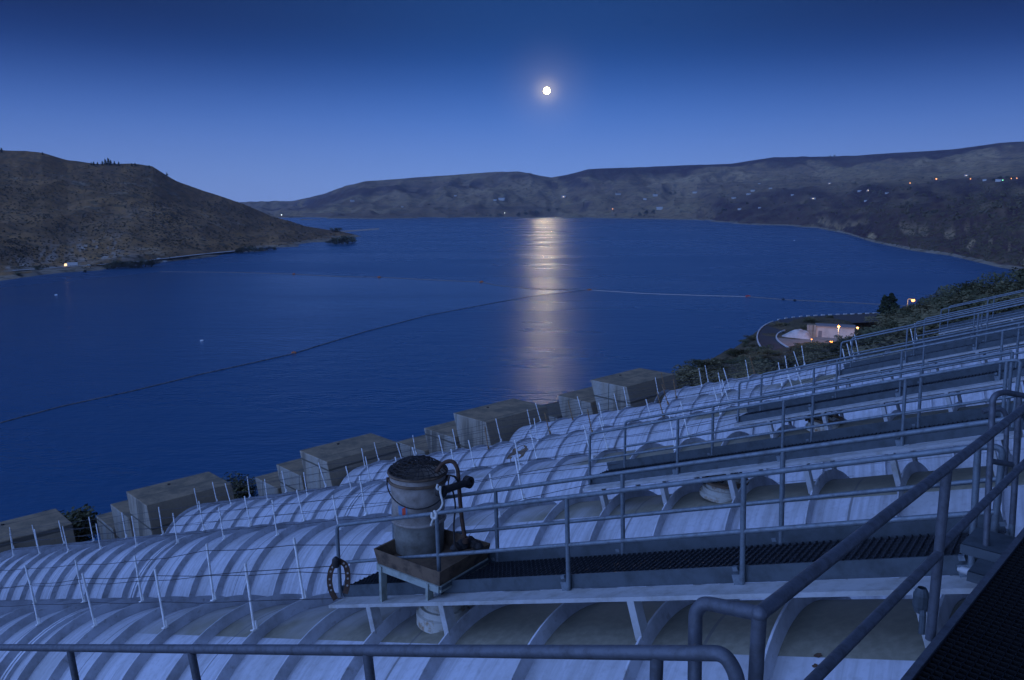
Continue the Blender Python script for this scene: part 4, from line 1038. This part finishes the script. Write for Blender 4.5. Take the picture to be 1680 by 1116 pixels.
for (hp_, fp_, d_, arm, lab), lw_ in zip(LAMPS, LW):
    head = at(hp_[0], hp_[1], d_); foot = at(fp_[0], fp_[1], d_)
    foot = Vector((head.x if not arm else at(1489, 500, d_).x, head.y, min(foot.z, float(near_z(head.x, head.y)[0]) + .1)))
    root = thing('street_lamp', lab, 'street lamp', foot, 'orange lamps by the road')
    mb = MB(); topp = Vector((foot.x, foot.y, head.z + .25)); mb.tube(round_path([foot, topp, Vector((head.x + .25, head.y, head.z + .3))] if arm else [foot, topp], .3), .09, 8)
    part(mb, 'pole', 'galv_dark', root, smooth=True)
    mb = MB(); rr_ = {2600: .36, 900: .30, 500: .34, 150: .20}[lw_]
    mb.lathe([(.001, -rr_), (rr_ * .6, -rr_ * .8), (rr_, -rr_ * .1), (rr_ * .8, rr_ * .5), (.001, rr_ * .7)], 14, head)
    part(mb, 'lamp_glass', 'lamp_orange' if lw_ > 200 else 'lamp_small', root, smooth=True)
    mb = MB(); mb.lathe([(rr_ * 1.1, rr_ * .45), (rr_ * 1.1, rr_ * .6), (rr_ * .3, rr_ * .95), (.001, rr_ * .95)], 14, head); part(mb, 'lamp_cap', 'galv_dark', root, smooth=True)
    pl_ = bpy.data.lights.new('lamp_light', 'POINT'); pl_.energy = lw_; pl_.color = (1.0, .52, .24); pl_.shadow_soft_size = .3
    lo_ = bpy.data.objects.new('lamp_light', pl_); COL.objects.link(lo_); lo_.parent = root; tow = (wa + wx * 5 - head); tow.z = 0
    lo_.location = head - foot + Vector((0, 0, -rr_ - .15)) - wy * 1.3

# ------------------------------------------------------------------ plants
def leaf_blob(mb, c, rad, n_, size, rnd, squash=.8, clumps=7):
    cl = [Vector((rnd.gauss(0, .45), rnd.gauss(0, .45), rnd.gauss(0.1, .38))) for _ in range(clumps)]
    for i in range(n_):
        q = cl[rnd.randrange(clumps)]; v = Vector((rnd.gauss(0, 1), rnd.gauss(0, 1), rnd.gauss(0, 1))).normalized() * (rnd.random() ** .4) * .48
        p = q + v
        p = Vector((p.x * rad[0], p.y * rad[1], p.z * rad[2])) + c
        a = Vector((rnd.gauss(0, 1), rnd.gauss(0, 1), rnd.gauss(0, .7))).normalized(); b = a.orthogonal().normalized(); s_ = size * rnd.uniform(.6, 1.4)
        mb.add([p - a * s_ - b * s_ * .45, p + a * s_ * .2 - b * s_ * .6, p + a * s_ + b * s_ * .2, p - a * s_ * .1 + b * s_ * .6], [(0, 1, 2, 3)])
protos = {}
def plant_proto(kind, var):
    key = (kind, var)
    if key in protos: return protos[key]
    rnd = random.Random(hash(kind) % 1000 + var if False else {'shrub': 10, 'dark_shrub': 40, 'conifer': 70, 'tree': 90}[kind] + var)
    cr_, tr_ = MB(), MB()
    if kind == 'conifer':
        for lev in range(9):
            z = .12 + lev * .095; w = (1 - z) * .26 + .03
            leaf_blob(cr_, Vector((0, 0, z)), (w * 1.4, w * 1.4, .11), 120, .045, rnd, clumps=8)
        tr_.tube([(0, 0, -.1), (0, 0, .5), (0, 0, .95)], [.03, .018, .004], 6)
    elif kind == 'tree':
        leaf_blob(cr_, Vector((0, 0, .58)), (.42, .42, .42), 900, .042, rnd, clumps=14)
        tr_.tube([(0, 0, -.1), (.01, .01, .3), (.0, .02, .62)], [.035, .025, .01], 6)
        for _ in range(6):
            e = Vector((rnd.uniform(-.3, .3), rnd.uniform(-.3, .3), rnd.uniform(.5, .85))); tr_.tube([(0, .01, .25 + rnd.random() * .2), e], [.014, .004], 5)
    else:
        leaf_blob(cr_, Vector((0, 0, .40)), (.60, .60, .46), 900, .048, rnd, clumps=12)
        for _ in range(7):
            e = Vector((rnd.uniform(-.45, .45), rnd.uniform(-.45, .45), rnd.uniform(.35, .75))); tr_.tube([(0, 0, -.12), e * .5 + Vector((0, 0, .05)), e], [.022, .014, .004], 5)
    mt_ = {'shrub': 'sage', 'dark_shrub': 'leaf', 'conifer': 'conifer', 'tree': 'leaf'}[kind]
    protos[key] = (cr_.mesh('crown', mt_), tr_.mesh('stem', 'bark')); return protos[key]
pr = random.Random(11)
def plant(kind, pos, h, w, label, group, cat='shrub'):
    cme, tme = plant_proto(kind, pr.randrange(4)); name = {'shrub': 'sage_shrub', 'dark_shrub': 'leafy_shrub', 'conifer': 'conifer_tree', 'tree': 'broadleaf_tree'}[kind]
    o = bpy.data.objects.new(name, None); COL.objects.link(o); o.location = pos; o.scale = (w, w, h); o.rotation_euler = (0, 0, pr.uniform(0, 6.28)); o.empty_display_size = .3
    tag(o, label, cat, group)
    for nm_, me_ in (('crown', cme), ('stem' if 'shrub' in kind else 'trunk', tme)):
        c_ = bpy.data.objects.new(nm_, me_); COL.objects.link(c_); c_.parent = o
    return o
def on_near(px, py):
    h = hit(px, py, (BV_NEAR,)); return h
# shrubs on the near slope, right of the pipes
n_s = 0
for i in range(6000):
    if n_s >= 280: break
    px = pr.uniform(1095, 1690); py = pr.uniform(430, 640)
    h = on_near(px, py)
    if h is None: continue
    q = h.x * EH.x + h.y * EH.y; d_ = h.length
    if q < 57 or h.z < 6 or d_ > 330: continue
    if abs(h.z - 47.8) < .6: continue
    big = px > 1440
    kind = 'dark_shrub' if pr.random() < (.45 if big else .35) else 'shrub'
    hh = pr.uniform(1.0, 2.0) * (1.5 if big else 1.0); ww = hh * pr.uniform(1.4, 2.1)
    plant(kind, h - Vector((0, 0, .15)), hh, ww, ('olive sage shrub on the slope beside the road and pipes' if kind == 'shrub' else 'dark leafy shrub on the slope beside the road and pipes'),
          'sage shrubs on the right slope' if kind == 'shrub' else 'dark shrubs on the right slope'); n_s += 1
n_s = 0
for i in range(4000):
    if n_s >= 110: break
    px = pr.uniform(1440, 1700); py = pr.uniform(440, 545)
    h = on_near(px, py)
    if h is None or h.x * EH.x + h.y * EH.y < 58 or h.length > 200 or abs(h.z - 47.8) < .8: continue
    dk_ = pr.random() < .5; hh = pr.uniform(1.7, 3.0)
    plant('dark_shrub' if dk_ else 'shrub', h - Vector((0, 0, .2)), hh, hh * pr.uniform(1.3, 1.8), 'tall dark shrub in the thicket on the ridge at right edge' if dk_ else 'tall olive shrub in the thicket on the ridge at right edge',
          'dark thicket on the right ridge' if dk_ else 'olive thicket on the right ridge'); n_s += 1
# larger clump on the ridge at right
for px, py, d_, hh, ww, kind in ((1575, 478, 122, 4.2, 4.6, 'dark_shrub'), (1545, 488, 124, 3.2, 4.0, 'shrub'), (1600, 470, 118, 4.0, 4.4, 'dark_shrub'), (1632, 463, 116, 3.0, 4.2, 'shrub'), (1660, 456, 112, 4.2, 5.0, 'dark_shrub'),
                                 (1690, 448, 112, 4.4, 5.0, 'dark_shrub'), (1522, 496, 128, 3.2, 3.8, 'dark_shrub'), (1500, 505, 130, 2.6, 3.6, 'shrub'), (1610, 490, 105, 3.0, 4.0, 'shrub'), (1560, 505, 108, 2.8, 3.8, 'shrub'), (1480, 516, 132, 2.2, 3.2, 'shrub')):
    p = at(px, py, d_); z = float(near_z(p.x, p.y)[0]); p.z = max(z - .2, p.z - hh)
    plant(kind, p, hh, ww, 'tall dark shrub in the thicket on the ridge at right edge' if kind == 'dark_shrub' else 'tall olive shrub in the thicket on the ridge at right edge',
          'dark thicket on the right ridge' if kind == 'dark_shrub' else 'olive thicket on the right ridge')
for px, py, d_, hh, ww, lab in ((1447, 526, 138, 5.0, 2.4, 'slim dark conifer, left one of the pair above the road'), (1461, 526, 138, 5.3, 4.2, 'wide dark conifer, right one of the pair above the road'), (1470, 524, 140, 2.8, 3.4, 'small dark conifer right of the pair above the road')):
    p = at(px, py, d_); plant('conifer', Vector((p.x, p.y, p.z - .3)), hh, ww * 1.25, lab, None, 'tree')
for px, py, d_, hh, ww in ((1220, 553, 205, 2.8, 4.2), (1250, 578, 190, 3.2, 4.5), (1232, 548, 230, 2.6, 4.0), (1340, 568, 190, 3.0, 4.0), (1330, 572, 185, 2.6, 4.0)):
    p = at(px, py, d_); z = float(near_z(p.x, p.y)[0]); p.z = min(p.z, z) - .1
    plant('dark_shrub', p, hh, ww, 'round dark bush close to the road bend', 'round bushes at the road bend')
for px, py, d_, hh, ww in ((122, 880, 56, 2.6, 3.4), (105, 888, 56, 2.2, 3.0), (140, 885, 58, 1.8, 2.4), (385, 812, 62, 2.0, 2.6), (400, 810, 62, 1.6, 2.0), (400, 812, 62, 1.2, 1.6)):
    p = at(px, py, d_); plant('dark_shrub', Vector((p.x, p.y, p.z - .3)), hh, ww, 'dark bush growing between two of the concrete blocks', 'bushes between the concrete blocks')
# shore trees and bushes across the lake
for px, py, s_ in ((186, 440, 13), (196, 439, 15), (206, 439, 14), (216, 439, 12), (226, 439, 15), (238, 437, 16), (248, 437, 15), (176, 441, 8), (390, 415, 12), (398, 414, 15), (408, 413, 16), (418, 413, 13), (428, 412, 12), (440, 411, 12), (450, 410, 10),
                   (543, 400, 16), (552, 400, 22), (562, 400, 24), (570, 399, 26), (578, 396, 20), (548, 380, 18), (556, 380, 16), (30, 452, 7), (62, 443, 8), (140, 446, 5)):
    h = hit(px, py, (BV_LEFT,))
    if h is None or h.z < .8: h = at_z(px, py, .8)
    dd = (h - Vector((0, 0, CAMZ))).length; 
    plant('dark_shrub', h - up * .5, s_ * .80, s_ * 1.15, 'dark round bush on the left lake shore', 'bushes on the left lake shore', 'bush')
for px, py, s_ in ((150, 268, 7), (154, 269, 9), (160, 268, 7), (168, 268, 9), (173, 267, 12), (178, 267, 14), (182, 268, 11), (188, 268, 9), (195, 269, 9), (216, 270, 7), (222, 270, 8), (245, 272, 6), (274, 285, 7), (3, 247, 9), (70, 251, 6)):
    h = hit(px, py + 3, (BV_LEFT,))
    if h is None: h = at(px, py + 3, 1950)
    plant('conifer', h - up * 1, s_ * 1.25, s_ * 1.1, 'small dark conifer standing on the skyline of the left hill', 'conifers on the left skyline', 'tree')
for px, py, s_ in ((1362, 256, 13), (1369, 256, 17), (820, 357, 32), (830, 356, 36), (840, 356, 36), (805, 357, 28), (850, 355, 34), (862, 353, 32), (880, 350, 30), (900, 347, 28), (915, 345, 28), (1050, 354, 30), (1060, 352, 34), (1072, 350, 30), (1075, 320, 22), (1100, 318, 22), (1108, 317, 20), (1185, 344, 20), (1189, 346, 20), (1225, 335, 16), (1425, 306, 18), (1640, 294, 16), (1652, 293, 18), (1658, 294, 14), (1630, 296, 12)):
    h = hit(px, py + 1, (BV_FAR,))
    if h is None: h = at(px, py + 2, 6800)
    if h.z < 1: h = at_z(px, py, 1.5)
    plant('tree', h - up * 2, s_ * 1.0, s_ * 1.3, 'dark tree clump far off on the opposite shore', 'distant trees across the lake', 'tree')

# scrub scattered over the two far slopes: countless, one object each
def scrub(name, bv, spec, m, seed):
    rd = random.Random(seed); mb = MB()
    for (x0, x1, y0, y1, cnt, size, cond) in spec:
        c_ = 0; tries = 0
        while c_ < cnt and tries < cnt * 4:
            tries += 1; px, py = rd.uniform(x0, x1), rd.uniform(y0, y1); h = hit(px, py, (bv,))
            if h is None or h.z < 3: continue
            dd = h.length
            if mnoise.noise(Vector((h.x * .006, h.y * .006, seed))) + rd.uniform(-.5, .5) < -.05: continue
            s_ = size * rd.uniform(.5, 1.3); c_ += 1
            for kk in range(5):
                q = h + Vector((rd.uniform(-.5, .5), rd.uniform(-.5, .5), rd.uniform(.0, .45))) * s_
                a = Vector((rd.gauss(0, 1), rd.gauss(0, 1), rd.gauss(0, 1))).normalized(); b = a.orthogonal().normalized(); e = a.cross(b)
                w = s_ * .42
                mb.add([q + a * w, q + b * w, q - a * w, q - b * w, q + e * w * .8, q - e * w * .5], [(0, 1, 4), (1, 2, 4), (2, 3, 4), (3, 0, 4), (1, 0, 5), (2, 1, 5), (3, 2, 5), (0, 3, 5)])
    o = bpy.data.objects.new(name, mb.mesh(name, m)); COL.objects.link(o); tag(o, kind='stuff')
M['scrub'] = foliage('dry_scrub', (0.13, 0.098, 0.05), (0.085, 0.068, 0.038), 0.05)
scrub('hill_scrub', BV_LEFT, [(0, 300, 270, 440, 2400, 2.3, 0), (250, 560, 330, 410, 1200, 2.9, 0)], 'scrub', 3)
scrub('shore_scrub', BV_FAR, [(1143, 1680, 300, 440, 3400, 3.8, 0), (700, 1680, 290, 360, 600, 10, 0)], 'scrub', 8)
# near ground cover
rd = random.Random(21); mb = MB(); c_ = 0
while c_ < 2600:
    px, py = rd.uniform(1095, 1690), rd.uniform(440, 640); h = on_near(px, py)
    c_ += 1
    if h is None or h.z < 4 or h.x * EH.x + h.y * EH.y < 55 or abs(h.z - 47.8) < .5: continue
    for kk in range(9):
        q = h + Vector((rd.gauss(0, .35), rd.gauss(0, .35), rd.uniform(0, .35))); a = Vector((rd.gauss(0, 1), rd.gauss(0, 1), rd.gauss(0.6, .6))).normalized() * .28; b = a.orthogonal().normalized() * .09
        mb.add([q - b, q + b, q + a], [(0, 1, 2)])
o = bpy.data.objects.new('dry_grass', mb.mesh('dry_grass', 'sage')); COL.objects.link(o); tag(o, kind='stuff')

# ------------------------------------------------------------------ far shore road, truck, car, houses and lights
mb = MB(); ps = []
for px, py in dens([(20, 445), (80, 440.5), (150, 436), (200, 432), (250, 427), (275, 424), (310, 419.5), (350, 415.5), (392, 411.5)], 60):
    h = hit(px, py, (BV_LEFT,)); ps.append(h if h else at_z(px, py, 6))
ps = smooth_curve(ps, 6); vs = []
for i, p in enumerate(ps):
    tg = (ps[min(i + 1, 59)] - ps[max(0, i - 1)]).normalized(); sd = Vector((-tg.y, tg.x, 0)).normalized(); w = 5 + 9 * max(0, min(1, (i - 36) / 8))
    vs += [p + sd * w * .5 + up * .9, p - sd * w * .5 + up * .6]
mb.add(vs, [(2 * i, 2 * i + 1, 2 * i + 3, 2 * i + 2) for i in range(59)]); struct(mb, 'shore_road', 'pale')
tp_ = hit(117, 437, (BV_LEFT,)); vw = Vector((tp_.x, tp_.y, 0)).normalized(); rt_ = Vector((vw.y, -vw.x, 0))
root = thing('box_truck', 'pale box truck with glowing orange front, parked on the left shore', 'truck', tp_)
mb = MB(); mb.box(tp_ + rt_ * 1.5 + up * 3.2, rt_, vw, up, 6.8, 1.5, 2.1); part(mb, 'cargo_box', 'post_white', root)
mb = MB(); mb.box(tp_ - rt_ * 6.9 + up * 2.4, rt_, vw, up, 1.5, 1.4, 1.6); mb.box(tp_ - rt_ * 8.0 + up * 1.5, rt_, vw, up, .8, 1.35, .8); part(mb, 'cab', 'window', root)
for s_ in (-6.6, -1, 5, 6.6):
    mb = MB(); mb.lathe([(.001, -.2), (.62, -.2), (.62, .2), (.001, .2)], 14, tp_ + rt_ * s_ - vw * 1.4 + up * .62, vw); part(mb, 'wheel', 'black', root, smooth=True)
cp_ = hit(145.5, 436.5, (BV_LEFT,)); root = thing('white_car', 'small white car on the left shore, right of the truck', 'car', cp_)
mb = MB(); mb.box(cp_ + up * 1.1, rt_, vw, up, 2.7, .95, .5); mb.box(cp_ + up * 1.9, rt_, vw, up, 1.5, .85, .4); part(mb, 'body', 'house', root)
for s_ in (-1.7, 1.7):
    mb = MB(); mb.lathe([(.001, -.15), (.45, -.15), (.45, .15), (.001, .15)], 12, cp_ + rt_ * s_ - vw * .9 + up * .45, vw); part(mb, 'wheel', 'black', root, smooth=True)
for px, py in ((260, 425.5), (270, 430)):
    q = hit(px, py, (BV_LEFT,))
    if q is None: continue
    root = thing('white_van', 'tiny white %s parked where the pale shore road begins' % ('van' if px < 265 else 'pickup nearer the water'), 'van' if px < 265 else 'pickup', q); mb = MB(); mb.box(q + up * 1.3, rt_, vw, up, 2.6, 1.0, .85); mb.box(q + up * 1.2 + rt_ * 3.0, rt_, vw, up, .9, .95, .6); part(mb, 'body', 'house', root)
    for s_ in (-1.7, 2.4):
        mb = MB(); mb.lathe([(.001, -.15), (.45, -.15), (.45, .15), (.001, .15)], 12, q + rt_ * s_ - vw * .9 + up * .45, vw); part(mb, 'wheel', 'black', root, smooth=True)
HOUSES = [(823, 329, 22, 'white farmhouse with lower sheds, left of the moon path'), (812, 329.5, 12, 'small white shed left of the white farmhouse'), (925, 324, 16, 'pair-roofed white house just right of the moon path'),
          (1014, 320, 18, 'dim house with lamp on the terrace right of the moon'), (1075, 322, 16, 'white house beside dark trees above the bay'), (1082, 344, 22, 'long white house low on the point'), (1058, 328, 12, 'small pale house above the point'),
          (1140, 317, 16, 'white house high above the right bay'), (1204, 326, 15, 'white house, lowest of the row on the right terrace'), (1228, 320, 13, 'pale house, middle of the row on the right terrace'), (1235, 314, 14, 'tan house above the middle of the row'), (1264, 310, 11, 'white tall house at upper end of the row'),
          (1300, 321, 9, 'tiny pale house on the open terrace'), (1334, 327, 15, 'grey gabled house among trees on the right terrace'), (1361, 302, 10, 'tiny bright house high on the right terrace'), (1213, 344.5, 12, 'bright gabled house near the right shore'), (1246, 302, 8, 'speck-like pale house far up the right slope'), (1410, 315, 12, 'long low pale building left of the lit shed'),
          (1424, 314, 9, 'lit white shed on the right terrace'), (1455, 318, 11, 'dim tan building right of the lit shed'), (1585, 289, 10, 'orange-lit house near the right edge terrace'), (1615, 297, 10, 'dim pale trailer left of the green lamp'), (1638, 298, 16, 'long pale building under the green lamp'), (578, 331, 14, 'pale house on the far left of the distant shore'), (660, 340, 8, 'small pale house above the distant left shore'), (747, 322, 9, 'pale speck of a barn high on the distant slope'),
          (1246, 342, 9, 'tan low house by the right shore trees'), (1420, 331, 8, 'small tan shed below the lit shed')]
hr = random.Random(4)
for px, py, w_, lab in HOUSES:
    h = hit(px, py, (BV_FAR,))
    if h is None: continue
    d_ = h.length; sc = d_ * .42 / F_PX; wid = w_ * sc * .5; hh = max(2.6, wid * .30); dep = wid * .5
    v_ = Vector((h.x, h.y, 0)).normalized(); r_ = Vector((v_.y, -v_.x, 0)); an = hr.uniform(-.4, .4); x_ = r_ * math.cos(an) + v_ * math.sin(an); y_ = Vector((-x_.y, x_.x, 0))
    root = thing('farm_house', lab, 'house', h, 'distant houses across the lake')
    mb = MB(); mb.box(h + up * (hh - 1), x_, y_, up, wid, dep, hh + 1); part(mb, 'wall', 'house', root)
    mb = MB(); e = 1.12
    vs = [h + x_ * i * wid * e + y_ * j * dep * 1.2 + up * (2 * hh - .1) for i, j in ((-1, -1), (1, -1), (1, 1), (-1, 1))] + [h + x_ * i * wid * e + up * (2 * hh + dep * .55) for i in (-1, 1)]
    mb.add(vs, [(0, 1, 5, 4), (2, 3, 4, 5), (3, 0, 4), (1, 2, 5), (3, 2, 1, 0)]); part(mb, 'roof', 'roof_pale' if hr.random() < .55 else 'roof', root)
    if px in (1424, 1361, 1334, 925, 1585):
        mb = MB(); mb.box(h - y_ * (dep + .15) + up * hh, x_, y_, up, wid * .28, .1, hh * .4); part(mb, 'window', 'window', root)
LIGHTS = [(1493, 302.5, 2.6, 'lamp_small', 'orange yard lamp on the right terrace, left of two'), (1536, 296, 3.0, 'lamp_orange', 'bright orange yard lamp on the right terrace, right of two'), (1592, 295.5, 2.4, 'lamp_small', 'orange lamp beside the orange-lit house'), (1645, 297.5, 2.2, 'lamp_green', 'green lamp near the right edge'),
          (1659, 295, 2.4, 'lamp_small', 'orange lamp right of the green lamp'), (1668, 294.5, 2.4, 'lamp_small', 'orange lamp closest to the right edge'), (1424, 313.5, 2.2, 'lamp_white', 'white lamp on the lit shed'), (1005, 344.5, 2.6, 'lamp_small', 'orange lamp low on the point right of the moon path'), (1016, 319.5, 2.6, 'lamp_small', 'orange lamp at the dim terrace house'),
          (828, 351, 2.2, 'lamp_white', 'pale lamp in the dark trees at the far shore'), (462, 354.5, 2.6, 'lamp_white', 'white lamp left on the distant low shore')]
for px, py, rr_, m_, lab in LIGHTS:
    h = hit(px, py, (BV_FAR,))
    if h is None: continue
    r_ = rr_ * h.length / F_PX * .29; top = h + up * r_ * 2.2 - Vector((h.x, h.y, 0)).normalized() * r_ * 2
    root = thing('yard_lamp', lab, 'lamp', h, 'yard lamps across the lake')
    mb = MB(); mb.tube([h - up * 2, top], r_ * .18, 6); part(mb, 'pole', 'galv_dark', root)
    mb = MB(); mb.lathe([(.001, -r_), (r_ * .7, -r_ * .7), (r_, 0), (r_ * .7, r_ * .7), (.001, r_)], 10, top); part(mb, 'lamp_glass', m_, root, smooth=True)

# ------------------------------------------------------------------ evening haze over the lake
hz = MB(); hz.abox(-12000, 12000, -400, 13500, -1500, 1150)
hm_ = bpy.data.materials.new('evening_haze'); hm_.use_nodes = True; hn = hm_.node_tree.nodes; hn.remove(hn['Principled BSDF'])
pv = hn.new('ShaderNodeVolumePrincipled'); pv.inputs['Color'].default_value = (0.66, 0.76, 0.96, 1); pv.inputs['Density'].default_value = 0.000036
hm_.node_tree.links.new(pv.outputs['Volume'], hn['Material Output'].inputs['Volume'])
ho = bpy.data.objects.new('haze', hz.mesh('haze', hm_)); COL.objects.link(ho); tag(ho, kind='stuff')
